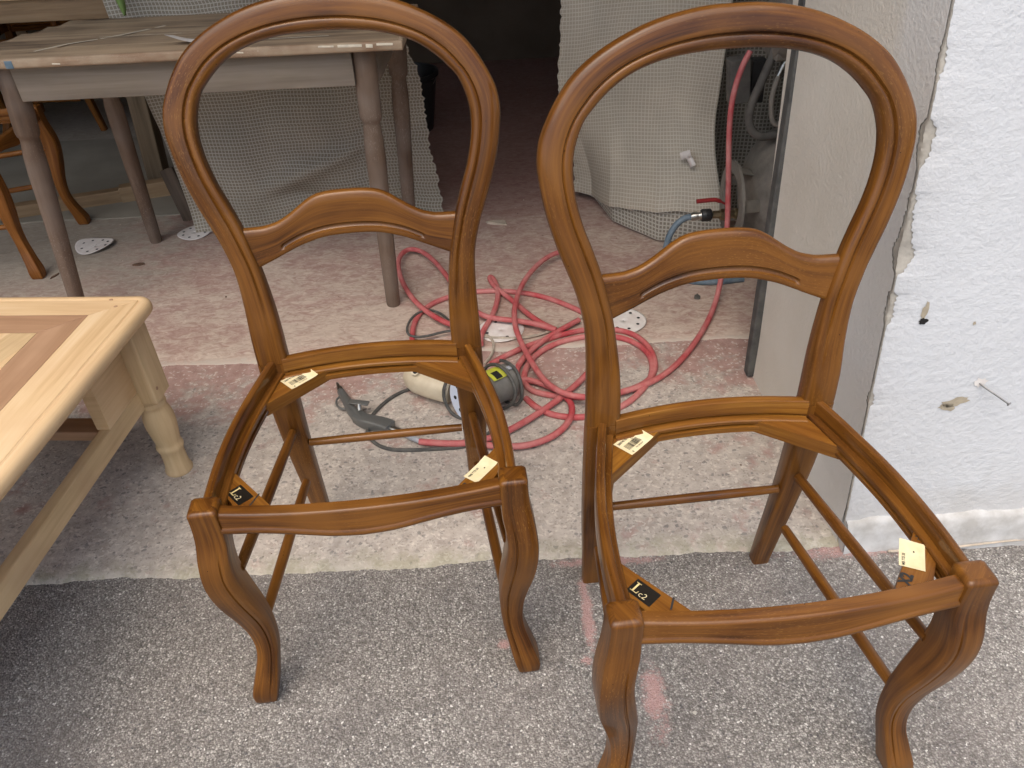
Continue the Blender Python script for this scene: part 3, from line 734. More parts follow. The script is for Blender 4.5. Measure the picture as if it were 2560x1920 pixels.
chairL = make_chair('chair_frame'); stickers(chairL, 'L')
chairL.location = (-.212, .737, 0.002); chairL.rotation_euler = (R(.345), 0, R(4.371))
tag(chairL, 'brown balloon-back chair frame without seat, standing nearer the pale coffee table', 'chair', 'balloon-back chair frames')
chairR = make_chair('chair_frame'); stickers(chairR, 'R')
chairR.location = (.324, .539, 0); chairR.rotation_euler = (R(.48), 0, R(4.45))
tag(chairR, 'brown balloon-back chair frame without seat, standing in front of the white wall', 'chair', 'balloon-back chair frames')

# ------------------------------------------------------------------ pale coffee table
ct = empty('coffee_table', (-.700, 1.350, 0), R(-4.5)); tag(ct, 'low pale sanded wooden coffee table with brown inlaid band, cut off at the left', 'table')
LX, LY, ZT = -.62, -1.12, .42
def board(poly, z0, z1, name, mat, bev=.0008):
    mb = MB(); mb.prism(poly, z0, z1, bev); return mb.build(name, mat, ct, 30)
# rounded rim running round the top
mb = MB(); rim = []
def rim_path():
    r = .03; P = []
    for cx, cy, a0 in ((-r, -r, 0), (LX+r, -r, 90), (LX+r, LY+r, 180), (-r, LY+r, 270)):
        for k in range(7): a = R(a0+15*k); P.append((V((cx+r*math.cos(a), cy+r*math.sin(a))), V((math.cos(a), math.sin(a)))))
    return P
RP = rim_path(); secs = [(-.024, .4196), (-.0215, .4178), (-.019, .4196), (-.013, .4200), (-.006, .4180), (-.0015, .4130), (0, .406), (-.001, .398), (-.005, .3925), (-.012, .391), (-.024, .391)]
P = [[V((p.x+n.x*a, p.y+n.y*a, z)) for a, z in secs] for p, n in RP]; P.append(P[0])
mb.rings([r[::-1] for r in P], cap=False); mb.build('edge_moulding', 'pale_pine', ct, 60)
a0, b0, b1 = .0242, .098, .166     # rim inside, border inside, band inside
bk0, bk1 = .078, .140
def quad_frame(i0, k0, i1, k1, nm, mt):
    xo0, xo1, yo0, yo1 = LX+i0, -i0, LY+k0, -k0; xi0, xi1, yi0, yi1 = LX+i1, -i1, LY+k1, -k1; g = .0004
    board([(xi1+g, yi0), (xo1, yo0), (xo1, yo1), (xi1+g, yi1)], .395, ZT, nm, mt)
    board([(xo0, yo1), (xi0, yi1+g), (xi1-g, yi1+g), (xo1-g, yo1)], .395, ZT, nm, mt)
    board([(xo0, yo0), (xi0-g, yi0), (xi0-g, yi1), (xo0, yo1)], .395, ZT, nm, mt)
    board([(xo0, yo0), (xo1, yo0), (xi1, yi0-g), (xi0, yi0-g)], .395, ZT, nm, mt)
quad_frame(a0, a0, b0, bk0, 'border_board', 'pale_pine')
quad_frame(b0+.0004, bk0+.0004, b1, bk1, 'inlay_band', 'brown_inlay')
cx, cy = LX/2, LY/2; x0, x1, y0, y1 = LX+b1+.0004, -b1-.0004, LY+bk1+.0004, -bk1-.0004
d = .026
board([(x1, y1), (x1-.052, y1), (x0, (y0+y1)/2+.03), (x0, (y0+y1)/2-.03), (x1, y1-.048)][:0] or [(x1-.050, y1), (cx-.02, cy+.02), (cx+.02, cy-.02), (x1, y1-.048), (x1, y1)], .395, ZT, 'diagonal_band', 'sanded_ash')
board([(x0, y1), (x0, y0), (cx-.0205, cy+.0195), (x1-.0506, y1)], .395, ZT, 'centre_panel', 'pale_pine')
board([(x0+.0006, y0), (x1, y0), (x1, y1-.0486), (cx+.0205, cy-.0205), (cx-.018, cy+.017)], .395, ZT, 'centre_panel', 'pale_pine')
for x, y in ((-.0805, -.022), (-.0585, -.0475)):
    mb = MB(); lathe(mb, [(0, .0042), (.8, .0042), (1, .0036)], (x, y, .410), (x, y, .4204), 12); mb.build('dowel', 'brown_inlay', ct)
def cleg(x, y):
    mb = MB(); bar(mb, (x, y, .218), (x, y, .3905), .062, .062, .0035, V((0, 1, 0)), 2)
    H = .219
    prof = [(0, .0255), (.02, .0285), (.05, .0300), (.075, .0285), (.10, .0262), (.22, .0248), (.30, .0250), (.33, .0275), (.36, .0292), (.385, .0280), (.40, .0258), (.43, .0262), (.52, .0290), (.63, .0318), (.72, .0322), (.80, .0295), (.84, .0262), (.865, .0248), (.88, .0262), (.90, .0278), (.925, .0262), (.935, .0250), (.95, .0272), (.975, .0290), (1.0, .0285)]
    lathe(mb, prof, (x, y, 0), (x, y, H), 28)
    return mb.build('leg', 'sanded_ash', ct, 40)
for x, y in ((-.050, -.066), (LX+.05, -.066), (-.050, LY+.066), (LX+.05, LY+.066)): cleg(x, y)
mb = MB(); lathe(mb, [(0, .004), (1, .0037)], (-.0205, -.080, .245), (-.0180, -.080, .245), 12); mb.build('dowel', 'brown_inlay', ct)
for x in (-.064, LX+.064):
    mb = MB(); bar(mb, (x, -.094, .2225), (x, LY+.094, .2225), .024, .046, .003, seg=4); mb.build('side_rail', 'sanded_ash', ct)
    mb = MB(); bar(mb, (x-.002, -.096, .318), (x-.002, -.212, .318), .026, .146, .002, seg=2); mb.build('side_panel', 'pale_pine', ct)
mb = MB(); bar(mb, (-.084, -.050, .318), (LX+.084, -.050, .318), .022, .146, .002, seg=4); mb.build('end_panel', 'pale_pine', ct)
mb = MB(); bar(mb, (-.078, -.172, .2125), (LX+.078, -.172, .2125), .045, .022, .002, seg=4); mb.build('cross_rail', 'brown_inlay', ct)
mb = MB(); bar(mb, (-.078, -.60, .2125), (LX+.078, -.60, .2125), .045, .022, .002, seg=4); mb.build('cross_rail', 'brown_inlay', ct)

# ------------------------------------------------------------------ weathered work table
FZ = .010
wt = empty('work_table', (-.72, 2.15, FZ)); wl = V((-.72, 2.15, FZ)); tag(wt, 'dusty weathered brown wooden table with turned legs under repair in the garage', 'table')
def wpart(mb, name, mat, ang=38): mb.v = [tuple(V(q)-wl) for q in mb.v]; return mb.build(name, mat, wt, ang)
y0, y1, zf, zb = 1.905, 2.445, .7440, .7190
def tz(y): return zf+(zb-zf)*(y-y0)/(y1-y0)
XL = -1.31
seams = [y0+.014, 2.012, 2.125, 2.236, 2.340, y1-.012]
for k, (a, b) in enumerate(zip(seams, seams[1:])):
    mb = MB(); g = .0026+.0012*(k % 2); dz = random.uniform(-.0009, .0009)
    c0 = [(-1.222+.004*k, a+g), (-.232, a+g), (-.236, b-g), (-1.218+.004*k, b-g)]
    bar(mb, (XL+.10*(a-y0)/.54+.012, (a+b)/2, tz((a+b)/2)-.009+dz), (-.228, (a+b)/2, tz((a+b)/2)-.009+dz), b-a-g*2, .018, .0016, seg=8)
    wpart(mb, 'plank', 'worn_plank')
mb = MB(); bar(mb, (XL, y0+.006, zf-.012), (-.217, y0+.006, zf-.012), .0145, .0225, .006, seg=10); wpart(mb, 'front_edge', 'worn_edge')
mb = MB(); bar(mb, (-1.212, y1-.005, zb-.011), (-.221, y1-.005, zb-.011), .012, .0215, .005, seg=10); wpart(mb, 'back_edge', 'worn_edge')
for x, xb in ((-.221, -.224), (XL+.006, -1.206)):
    mb = MB(); bar(mb, (x, y0+.014, tz(y0)-.011), (xb, y1-.012, zb-.011), .013, .0215, .005, seg=6); wpart(mb, 'end_edge', 'worn_edge')
# pale scraped marks and a paint spot on the planks
def plank_mark(pts, wd, mat, name):
    mb = MB(); P = [V(p) for p in pts]
    for a, b in zip(P, P[1:]):
        dd = (b-a).normalized(); n = V((-dd.y, dd.x))*wd/2; q = [a-n, b-n, b+n, a+n]; i = len(mb.v)
        mb.v += [(p.x, p.y, tz(p.y)+.0016) for p in q]; mb.face([i, i+1, i+2, i+3], [(p.x, p.y) for p in q])
    return wpart(mb, name, mat)
plank_mark([(-1.10, 1.975), (-1.055, 2.055), (-1.00, 2.10)], .010, 'raw_scrape', 'scraped_mark'); plank_mark([(-.995, 2.105), (-.94, 2.175), (-.885, 2.26)], .012, 'raw_scrape', 'scraped_mark')
plank_mark([(-1.01, 2.131), (-.80, 2.134)], .004, 'raw_scrape', 'scraped_mark'); plank_mark([(-.72, 2.13), (-.55, 2.145)], .005, 'raw_scrape', 'scraped_mark'); plank_mark([(-.70, 2.24), (-.45, 2.25)], .004, 'raw_scrape', 'scraped_mark')
plank_mark([(-.58, 1.99), (-.40, 1.995)], .006, 'raw_scrape', 'scraped_mark')
mb = MB(); bar(mb, (-1.138, 1.9040, .731), (-1.121, 1.9040, .731), .0022, .017, .0006); wpart(mb, 'paint_spot', 'hose_blue')
for (xa, xb, zc, hh) in ((-.41, -.375, .738, .004), (-.365, -.31, .737, .006), (-.30, -.285, .735, .008), (-.275, -.238, .737, .005), (-.60, -.585, .734, .003), (-1.03, -1.012, .729, .003)):
    mb = MB(); bar(mb, (xa, 1.9042, zc), (xb, 1.9042, zc-.001), .0022, hh, .0008); wpart(mb, 'paint_spot', 'raw_scrape')
mb = MB(); bar(mb, (-1.150, 1.945, .680), (-.345, 1.945, .680), .020, .084, .002, seg=8); wpart(mb, 'front_apron', 'dusty_apron')
mb = MB(); bar(mb, (-1.150, 2.405, .662), (-.345, 2.405, .662), .020, .084, .002, seg=8); wpart(mb, 'back_apron', 'dusty_apron')
for x in (-.298, -1.185):
    mb = MB(); bar(mb, (x, 1.975, .678), (x, 2.375, .664), .020, .084, .002, seg=4); wpart(mb, 'end_apron', 'dusty_apron')
PROF = [(0, .0185), (.01, .0200), (.25, .0225), (.50, .0250), (.62, .0266), (.68, .0258), (.72, .0232), (.738, .0222), (.748, .0225), (.754, .0262), (.764, .0282), (.78, .0288), (.92, .0295), (1, .0295)]
for (x, y, xt, yt, zt) in ((-.336, 1.955, -.318, 1.966, .723), (-1.252, 1.96, -1.170, 1.968, .723), (-1.203, 2.455, -1.165, 2.415, .700), (-.322, 2.44, -.288, 2.415, .700)):
    mb = MB(); lathe(mb, PROF, (x, y, FZ), (xt, yt, zt), 24); wpart(mb, 'leg', 'dusty_leg', 50)
# folded abrasive sheet on the table
mb = MB(); rr_ = []
for i in range(13):
    t = i/12; x = -.778+.15*t; lift = .018*max(0, .5-t)**1.5*2.8
    rr_.append([V((x, 1.962+.012*t, tz(1.95)+.003+lift*1.3)), V((x+.01, 1.99+.01*t, tz(2.0)+.003+lift)), V((x+.02, 2.020, tz(2.02)+.003))])
mb.rings(rr_, closed=False); o = mb.build('paper_sheet', 'paper_white'); tag(o, 'curled white paper sheet lying on the weathered table', 'paper')

# ------------------------------------------------------------------ mesh tarpaulins
def sheet(name, mat, fn, nu, nv, label, W, H, extra=None):
    mb = MB(); b = 0
    for i in range(nu+1):
        for j in range(nv+1): mb.v.append(tuple(fn(i/nu, j/nv)))
    for i in range(nu):
        for j in range(nv):
            ids = [i*(nv+1)+j, (i+1)*(nv+1)+j, (i+1)*(nv+1)+j+1, i*(nv+1)+j+1]
            mb.face(ids, [((k//(nv+1))/nu*W, (k % (nv+1))/nv*H) for k in ids])
    o = mb.build(name, mat, ang=180)
    tag(o, label, 'tarpaulin', 'mesh tarpaulins hung in the doorway'); return o
fr = random.Random(4); fray = [fr.uniform(-.006, .006) for _ in range(200)]
def tarp_left(u, v):
    z = .012+1.45*v
    xl = lerp(z, [(0, -1.078), (.485, -1.105), (.76, -1.142), (1.5, -1.20)]); xr = lerp(z, [(0, -.195), (.03, -.215), (.165, -.228), (.25, -.243), (.40, -.246), (.50, -.250), (.587, -.286), (1.5, -.42)])+fray[int(v*199)]
    x = xl+(xr-xl)*u; y = 2.512+.085*u
    k = min(1, z/.5)
    y += .010*math.sin(7*u+2.2*math.sin(3*v*4))*(.4+.6*k)+.005*math.sin(17*u+9*v+1)+.002*math.sin(31*u-19*v)
    cz = (z-.16)-.30*(u-.38); cr_ = math.exp(-(cz/.035)**2)*math.exp(-((u-.52)/.20)**2); y -= .035*cr_
    cz2 = (z-.10)+.15*(u-.5); y += .022*math.exp(-(cz2/.03)**2)*math.exp(-((u-.55)/.2)**2)
    y -= .03*math.exp(-(z/.06)**2)*(.5+.5*math.sin(14*u))
    z += .006*math.sin(17*u)*(1-v)
    return V((x, y, z))
sheet('mesh_tarpaulin', 'mesh_tarp', tarp_left, 120, 150, 'grid-woven tarpaulin hanging behind the weathered table', .90, 1.45)
def tarp_right(u, v):
    z = .020+1.30*v
    T = (lerp(u, [(0, .205), (1, .655)]), lerp(u, [(0, 2.62), (1, 2.315)]))
    B = (lerp(u, [(0, .268), (.12, .325), (.35, .372), (.65, .500), (1, .700)]), lerp(u, [(0, 2.66), (.12, 2.62), (.35, 2.42), (.65, 2.255), (1, 2.20)]))
    k = sm(z, [(0, 0), (.42, 1)])
    x = B[0]+(T[0]-B[0])*k; y = B[1]+(T[1]-B[1])*k
    if z > .5: x += .03*(z-.5)*(1-u)
    a = .009*math.sin(8*u+2.5*math.sin(6*v))+.005*math.sin(15*u+14*v)+.002*math.sin(33*u-21*v)
    x += a*.5; y -= a*.8
    if u < .03: x += fray[int(v*199)]*.6
    z += .02*math.exp(-(u/.10)**2)*(1-k)
    return V((x, y, z))
def tarp_fold(u, v):
    zc = lerp(u, [(0, .02), (.10, .035), (.4, .085), (.75, .125), (1, .13)]); z = zc+(1.32-zc)*v; p = tarp_right(u, (z-.020)/1.30)
    k = .010+.012*math.exp(-((z-zc)/.05)**2); return p+V((-.55*k, -.83*k, 0))
RT = sheet('mesh_tarpaulin', 'mesh_tarp_flap', tarp_right, 110, 150, 'pale grid-woven tarpaulin hanging beside the air compressor', .60, 1.30)
ff = sheet('outer_fold', 'mesh_tarp_pale', tarp_fold, 110, 140, '', .60, 1.22); ff.parent = RT
for k_ in ('label', 'category', 'group'): del ff[k_]
def tarp_back(u, v):
    z = .012+1.2*v; x = .60+.75*u; y = 2.47+.05*u
    y += .010*math.sin(10*u+2*v)+.006*math.sin(29*u+4*v); return V((x, y, z))
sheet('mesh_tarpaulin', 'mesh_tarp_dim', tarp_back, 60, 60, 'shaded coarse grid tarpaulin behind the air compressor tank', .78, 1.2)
# scrap of tape stuck on the pale tarpaulin
mb = MB(); hx, hn = V((.83, -.55, 0)), V((-.55, -.83, 0))
for (du, dz, L, Wd, a, off) in ((-.004, .006, .034, .022, .45, .003), (.013, -.012, .036, .019, -.95, .0015)):
    c = V((.5715, 2.290, .2850))+hx*du+V((0, 0, dz)); e = hx*math.cos(a)+V((0, 0, math.sin(a))); g = -hx*math.sin(a)+V((0, 0, math.cos(a))); i = len(mb.v)
    rr_ = []
    for q in range(6):
        s_ = q/5-.5; lift = hn*(off+.006*(abs(s_)*2)**2*(1 if off > .002 else .4))
        rr_.append([c+e*(L*s_)-g*Wd/2+lift, c+e*(L*s_)+g*Wd/2+lift*.6])
    mb.rings(rr_, closed=False)
o = mb.build('tape_scrap', 'paper_white'); o.modifiers.new('t', 'SOLIDIFY').thickness = .0006; tag(o, 'folded scrap of white tape stuck to the pale tarpaulin', 'tape')
# green cloth tip
mb = MB(); rr_ = []
for i in range(12):
    t = i/11; wd = .025*(t**.45); z = .722+.16*t; x = -1.070-.012*t
    rr_.append([V((x-wd, 2.465, z)), V((x-wd*.4, 2.452, z)), V((x+wd*.5, 2.450, z)), V((x+wd, 2.464, z))])
mb.rings(rr_, closed=False); o = mb.build('green_cloth', 'green_cloth', ang=180); o.modifiers.new('t', 'SOLIDIFY').thickness = .003; tag(o, 'pointed green cloth tip hanging behind the weathered table', 'cloth')

# ------------------------------------------------------------------ things at the back of the garage
c3 = copy_tree(chairL, None, ('barcode_sticker', 'maker_sticker', 'printed_sticker', 'pen_mark', 'corner_block'))
c3.location = (-1.508, 2.435, FZ); c3.rotation_euler = (0, 0, R(93)); c3.scale = (.93, .93, .98)
tag(c3, 'brown wooden chair standing beyond the left legs of the weathered table', 'chair', 'balloon-back chair frames')
c4 = copy_tree(chairL, None, ('barcode_sticker', 'maker_sticker', 'printed_sticker', 'pen_mark', 'corner_block'))
c4.location = (-2.30, 3.80, FZ); c4.rotation_euler = (0, 0, R(-82)); c4.scale = (1, 1, 1)
tag(c4, 'farthest brown chair in the shade at the back left of the garage', 'chair', 'balloon-back chair frames')
for root in (c3, c4):
    for o in bpy.data.objects:
        if o.parent == root: o.material_slots[0].link = 'OBJECT'; o.material_slots[0].material = MAT['lacquered_beech_dim']
wb = empty('workbench', (-1.8, 3.2, FZ)); tag(wb, 'dark wooden workbench with thick top at the back left', 'workbench'); wbl = V((-1.8, 3.2, FZ))
def bpart(mb, name, mat): mb.v = [tuple(V(q)-wbl) for q in mb.v]; return mb.build(name, mat, wb)
mb = MB(); bar(mb, (-2.5, 3.22, .727), (-1.19, 3.22, .727), .66, .045, .004, seg=4); bpart(mb, 'bench_top', 'sanded_ash')
mb = MB(); bar(mb, (-2.45, 2.925, .668), (-1.23, 2.925, .668), .03, .07, .003, seg=4); bpart(mb, 'bench_rail', 'bar_timber')
for x, y in ((-1.33, 3.02), (-1.30, 3.48), (-2.38, 3.02), (-2.38, 3.48)):
    mb = MB(); bar(mb, (x-.05, y, FZ), (x, y, .704), .07, .07, .004, V((0, 1, 0))); bpart(mb, 'bench_leg', 'old_timber')
for k, (x, wd, mt, tl) in enumerate([(-1.86, .095, 'bar_timber', .04), (-1.755, .05, 'old_timber', .03), (-1.69, .05, 'dark_timber', .05), (-1.625, .05, 'old_timber', .02), (-1.54, .022, 'bar_timber', .14), (-1.46, .05, 'dark_timber', .03), (-1.40, .04, 'lacquered_beech_dim', .02)]):
    x *= 1.30; mb = MB(); bar(mb, (x+tl*.3, 4.18+.01*k, FZ), (x-tl, 4.45+.01*k, .95), .018, wd, .002, V((1, 0, 0)), 2)
    o = mb.build('leaning_plank', mt)
    tag(o, ['widest pale plank leaning under the workbench', 'grey narrow plank leaning next to the widest plank', 'dark narrow plank leaning third from the left under the workbench', 'greyish plank leaning fourth from the left under the workbench', 'thin pale batten slanting under the workbench', 'dark plank leaning right of the thin pale batten', 'reddish brown plank leaning rightmost under the workbench'][k].replace('under the workbench', 'against the back wall'), 'plank', 'planks leaning against the back wall')
mb = MB(); bar(mb, (-1.86, 2.705, .034), (-1.455, 2.828, .034), .045, .048, .003, seg=4); o = mb.build('timber_bar', 'bar_timber'); tag(o, 'long brown timber bar lying on the floor behind the weathered table legs', 'timber')
mb = MB(); bar(mb, (-1.452, 2.822, .040), (-1.18, 2.905, .040), .05, .060, .003, seg=3); o = mb.build('timber_bar', 'bar_timber'); tag(o, 'short brown timber bar on the floor near the tarpaulin edge', 'timber')
mb = MB(); bar(mb, (-1.135, 2.62, FZ), (-1.20, 2.70, .17), .014, .05, .004, V((1, 0, 0)), 3); o = mb.build('dark_board', 'dark_timber'); tag(o, 'dark board standing at the left edge of the hanging tarpaulin', 'board')
mb = MB(); poly = [(-2.6, 2.62), (-1.9, 2.655), (-1.62, 2.668), (-1.50, 2.661), (-1.32, 2.664), (-1.12, 2.672), (-1.12, 3.55), (-2.6, 3.55)]; mb.prism(poly, FZ, FZ+.004, .0004); o = mb.build('grey_board', 'floor_sheet'); tag(o, 'thin grey sheet lying on the floor behind the weathered table', 'sheet')
bk = empty('bucket', (-.40, 3.50, FZ)); tag(bk, 'dark bucket in the shade behind the hanging tarpaulin', 'bucket')
mb = MB(); lathe(mb, [(0, .0), (0, .10), (.9, .135), (.93, .145), (1, .145), (1, .136), (.9, .130), (.05, .095), (.05, 0)], (0, 0, 0), (0, 0, .25), 28); mb.build('body', 'black_plastic', bk)
mb = MB(); tube(mb, [(-.14, 0, .235), (-.11, -.06, .20), (0, -.15, .17), (.11, -.06, .20), (.14, 0, .235)], .003, 8, sub=6); mb.build('handle', 'steel', bk)
wh = empty('castor_wheel', (.235, 3.03, FZ)); tag(wh, 'black rubber wheel in the shade behind the right chair', 'wheel')
mb = MB(); lathe(mb, [(0, .02), (0, .045), (.1, .058), (.3, .063), (.7, .063), (.9, .058), (1, .045), (1, .02)], (-.02, 0, .063), (.02, .01, .063), 28); mb.build('tyre', 'black_plastic', wh)
mb = MB(); lathe(mb, [(0, .018), (1, .018)], (-.024, 0, .063), (.024, .012, .063), 16); mb.build('hub', 'dusty_black', wh)

# ------------------------------------------------------------------ air compressor
cp = empty('air_compressor', (.95, 2.1, FZ)); cl = V((.95, 2.1, FZ)); tag(cp, 'dusty dark air compressor with round tank half hidden behind the reveal', 'compressor')
def cpart(mb, name, mat, ang=40): mb.v = [tuple(V(q)-cl) for q in mb.v]; return mb.build(name, mat, cp, ang)
TZ = .215
mb = MB(); prof = [(0, .004), (.004, .05), (.015, .09), (.035, .125), (.06, .155), (.095, .180), (.13, .190), (.90, .190), (.95, .16), (1, .05)]; lathe(mb, prof, (.700, 2.12, TZ+.01), (1.55, 2.12, TZ+.01), 40); cpart(mb, 'tank', 'dusty_tank', 60)
for x in (.85, 1.35):
    mb = MB(); bar(mb, (x, 2.02, FZ), (x, 2.22, FZ), .05, .06, .004); cpart(mb, 'foot', 'dusty_black')
# ring guard with tabs
mb = MB(); N = 40; rr_ = []
for k in range(N+1):
    a = 2*math.pi*k/N; c_, s_ = math.cos(a), math.sin(a)
    rr_.append([V((x, 2.10+r_*c_, TZ+r_*s_)) for x, r_ in ((.664, .083), (.664, .118), (.672, .118), (.672, .083))])
mb.rings(rr_, cap=False); cpart(mb, 'ring_guard', 'dusty_ring', 30)
for a in (20, 95, 165, 240, 310):
    c_, s_ = math.cos(R(a)), math.sin(R(a)); mb = MB(); bar(mb, (.668, 2.10+.10*c_, TZ+.10*s_), (.735, 2.10+.085*c_, TZ+.085*s_), .035, .004, .001, V((0, c_, s_))); cpart(mb, 'ring_tab', 'dusty_ring')
VZ = .176
mb = MB(); lathe(mb, [(0, .012), (.18, .012), (.2, .017), (.42, .017), (.44, .012), (.6, .014), (.62, .018), (.8, .018), (.82, .012), (1, .012)], (.73, 2.10, VZ), (.615, 2.10, VZ+.001), 8); cpart(mb, 'ball_valve', 'brass', 30)
mb = MB(); P = [(.662, 2.098, VZ+.016), (.655, 2.098, VZ+.030), (.640, 2.096, VZ+.040), (.620, 2.094, VZ+.050), (.600, 2.093, VZ+.051), (.562, 2.092, VZ+.049)]; tube(mb, P, lambda t: .0035+.003*(t > .45), 8, sub=4); cpart(mb, 'valve_lever', 'valve_red')
mb = MB(); lathe(mb, [(0, .016), (.1, .0185), (.9, .0185), (1, .016)], (.612, 2.10, VZ+.001), (.582, 2.10, VZ+.001), 20); cpart(mb, 'coupling', 'black_plastic')
mb = MB(); lathe(mb, [(0, .012), (.3, .010), (.35, .013), (.8, .013), (1, .011)], (.582, 2.10, VZ+.001), (.552, 2.10, VZ-.002), 16); cpart(mb, 'hose_tail', 'steel')
mb = MB(); bar(mb, (.665, 2.16, .488), (.650, 2.16, .600), .055, .05, .004, V((0, 1, 0))); cpart(mb, 'switch_box', 'dusty_black')
mb = MB(); bar(mb, (.715, 2.18, .480), (.712, 2.18, .590), .04, .04, .004, V((0, 1, 0))); cpart(mb, 'switch_box', 'black_plastic')
mb = MB(); tube(mb, [(.720, 2.08, .66), (.712, 2.08, .615), (.694, 2.08, .555), (.678, 2.08, .50), (.678, 2.08, .455), (.695, 2.08, .425), (.725, 2.08, .412), (.78, 2.09, .418), (.85, 2.1, .43)], .0115, 12, sub=6); cpart(mb, 'intake_pipe', 'dusty_black')
mb = MB(); tube(mb, [(.745, 2.07, .600), (.733, 2.07, .565), (.727, 2.07, .52), (.733, 2.07, .475), (.745, 2.07, .450), (.765, 2.07, .450), (.80, 2.08, .485)], .0075, 12, sub=6); cpart(mb, 'braided_hose', 'dusty_ring')
mb = MB(); lathe(mb, [(0, .0085), (.3, .0085), (.32, .0105), (.6, .0105), (.62, .0095), (1, .0095)], (.735, 2.07, .575), (.753, 2.07, .622), 14); cpart(mb, 'hose_ferrule', 'steel')
mb = MB(); lathe(mb, [(0, .03), (.04, .085), (.1, .095), (.9, .095), (1, .06)], (.70, 2.10, .70), (.98, 2.10, .70), 28); cpart(mb, 'motor', 'dusty_tank')
mb = MB(); bar(mb, (.715, 2.10, .635), (.90, 2.10, .625), .12, .035, .01); cpart(mb, 'motor_plate', 'dusty_ring')
# blue hose from the valve to the floor
mb = MB(); tube(mb, [(.560, 2.10, .174), (.535, 2.10, .170), (.510, 2.098, .150), (.492, 2.095, .115), (.483, 2.088, .070), (.482, 2.07, .032), (.495, 2.04, .020), (.53, 2.00, .019), (.60, 1.98, .019), (.70, 1.99, .019)], .0095, 12, sub=7)
o = mb.build('blue_hose', 'hose_blue'); tag(o, 'short blue hose curving from the compressor valve to the floor', 'hose')

# ------------------------------------------------------------------ hoses and cables on the floor
HOSE_A = [(-0.095,1.766,0.03),(-0.131,1.777,0.03),(-0.167,1.801,0.03),(-0.191,1.824,0.03),(-0.235,1.871,0.03),(-0.276,1.938,0.03),(-0.312,2.027,0.03),(-0.335,2.12,0.03),(-0.344,2.184,0.03),(-0.338,2.244,0.03),(-0.317,2.271,0.03),(-0.29,2.268,0.03),(-0.257,2.236,0.03),(-0.222,2.172,0.03),(-0.194,2.105,0.03),(-0.166,2.032,0.03),(-0.129,1.924,0.03),(-0.096,1.859,0.03),(-0.068,1.826,0.03),(-0.023,1.813,0.03),(0.017,1.805,0.03),(0.057,1.789,0.03),(0.092,1.77,0.03),(0.126,1.746,0.03)]
HOSE_B = [(-0.262,1.71,0.017),(-0.267,1.76,0.017),(-0.269,1.817,0.017),(-0.264,1.864,0.017),(-0.246,1.912,0.017),(-0.214,1.949,0.017),(-0.175,1.971,0.017),(-0.135,1.989,0.017),(-0.093,1.996,0.017),(-0.041,1.996,0.017),(0.025,1.984,0.017),(0.078,1.963,0.017),(0.129,1.932,0.017),(0.189,1.876,0.017),(0.23,1.824,0.017)]
HOSE_D = [(0.126,1.759,0.022),(0.088,1.791,0.022),(0.055,1.84,0.022),(0.021,1.914,0.022),(-0.011,1.964,0.022),(-0.035,2.004,0.022),(-0.049,2.035,0.022),(-0.056,2.07,0.022),(-0.049,2.08,0.022),(-0.037,2.053,0.022),(-0.027,2.003,0.022),(-0.026,1.946,0.022),(-0.036,1.884,0.022),(-0.051,1.824,0.022),(-0.069,1.784,0.022),(-0.082,1.745,0.022),(-0.078,1.705,0.022)]
HOSE_E = [(0.28,1.961,0.04),(0.276,2.05,0.04),(0.26,2.125,0.04),(0.229,2.171,0.04),(0.189,2.187,0.04),(0.157,2.173,0.04),(0.125,2.149,0.04),(0.087,2.09,0.04),(0.056,2.022,0.04),(0.037,1.966,0.04),(0.021,1.893,0.04),(0.013,1.824,0.04),(0.014,1.757,0.04),(0.025,1.693,0.04),(0.038,1.644,0.036),(0.052,1.592,0.036),(0.069,1.535,0.036),(0.087,1.493,0.036),(0.116,1.458,0.036),(0.142,1.444,0.036),(0.18,1.437,0.036)]
HOSE_F = [(-0.052,1.626,0.013),(-0.009,1.666,0.013),(0.035,1.691,0.017),(0.093,1.717,0.017),(0.138,1.741,0.017),(0.189,1.761,0.017),(0.251,1.763,0.017),(0.29,1.752,0.017),(0.324,1.741,0.017),(0.353,1.706,0.017),(0.371,1.657,0.013),(0.375,1.597,0.013),(0.359,1.542,0.013),(0.333,1.51,0.013),(0.299,1.493,0.013),(0.26,1.477,0.013),(0.223,1.463,0.013),(0.168,1.468,0.013),(0.125,1.471,0.013),(0.078,1.485,0.013),(0.043,1.5,0.013),(0.028,1.528,0.013),(0.028,1.583,0.013),(0.05,1.639,0.013),(0.082,1.681,0.013),(0.131,1.71,0.017),(0.195,1.732,0.017),(0.256,1.727,0.017),(0.286,1.72,0.017),(0.322,1.701,0.017),(0.355,1.666,0.013),(0.367,1.62,0.013),(0.36,1.556,0.013),(0.337,1.51,0.013),(0.301,1.461,0.013),(0.269,1.431,0.013),(0.244,1.415,0.013),(0.207,1.399,0.013),(0.16,1.388,0.013),(0.118,1.394,0.013),(0.081,1.409,0.013),(0.052,1.436,0.013),(0.032,1.475,0.013)]
HOSE_G = [(0.193,1.801,0.023),(0.14,1.756,0.023),(0.093,1.72,0.023),(0.046,1.661,0.019),(0.015,1.612,0.019),(0.007,1.563,0.019),(0.016,1.541,0.019),(0.041,1.546,0.019),(0.08,1.523,0.019),(0.122,1.483,0.019),(0.146,1.446,0.019),(0.142,1.397,0.019),(0.123,1.357,0.019),(0.094,1.324,0.019),(0.056,1.302,0.019),(0.018,1.291,0.019),(-0.018,1.294,0.019),(-0.054,1.301,0.019),(-0.08,1.307,0.019)]
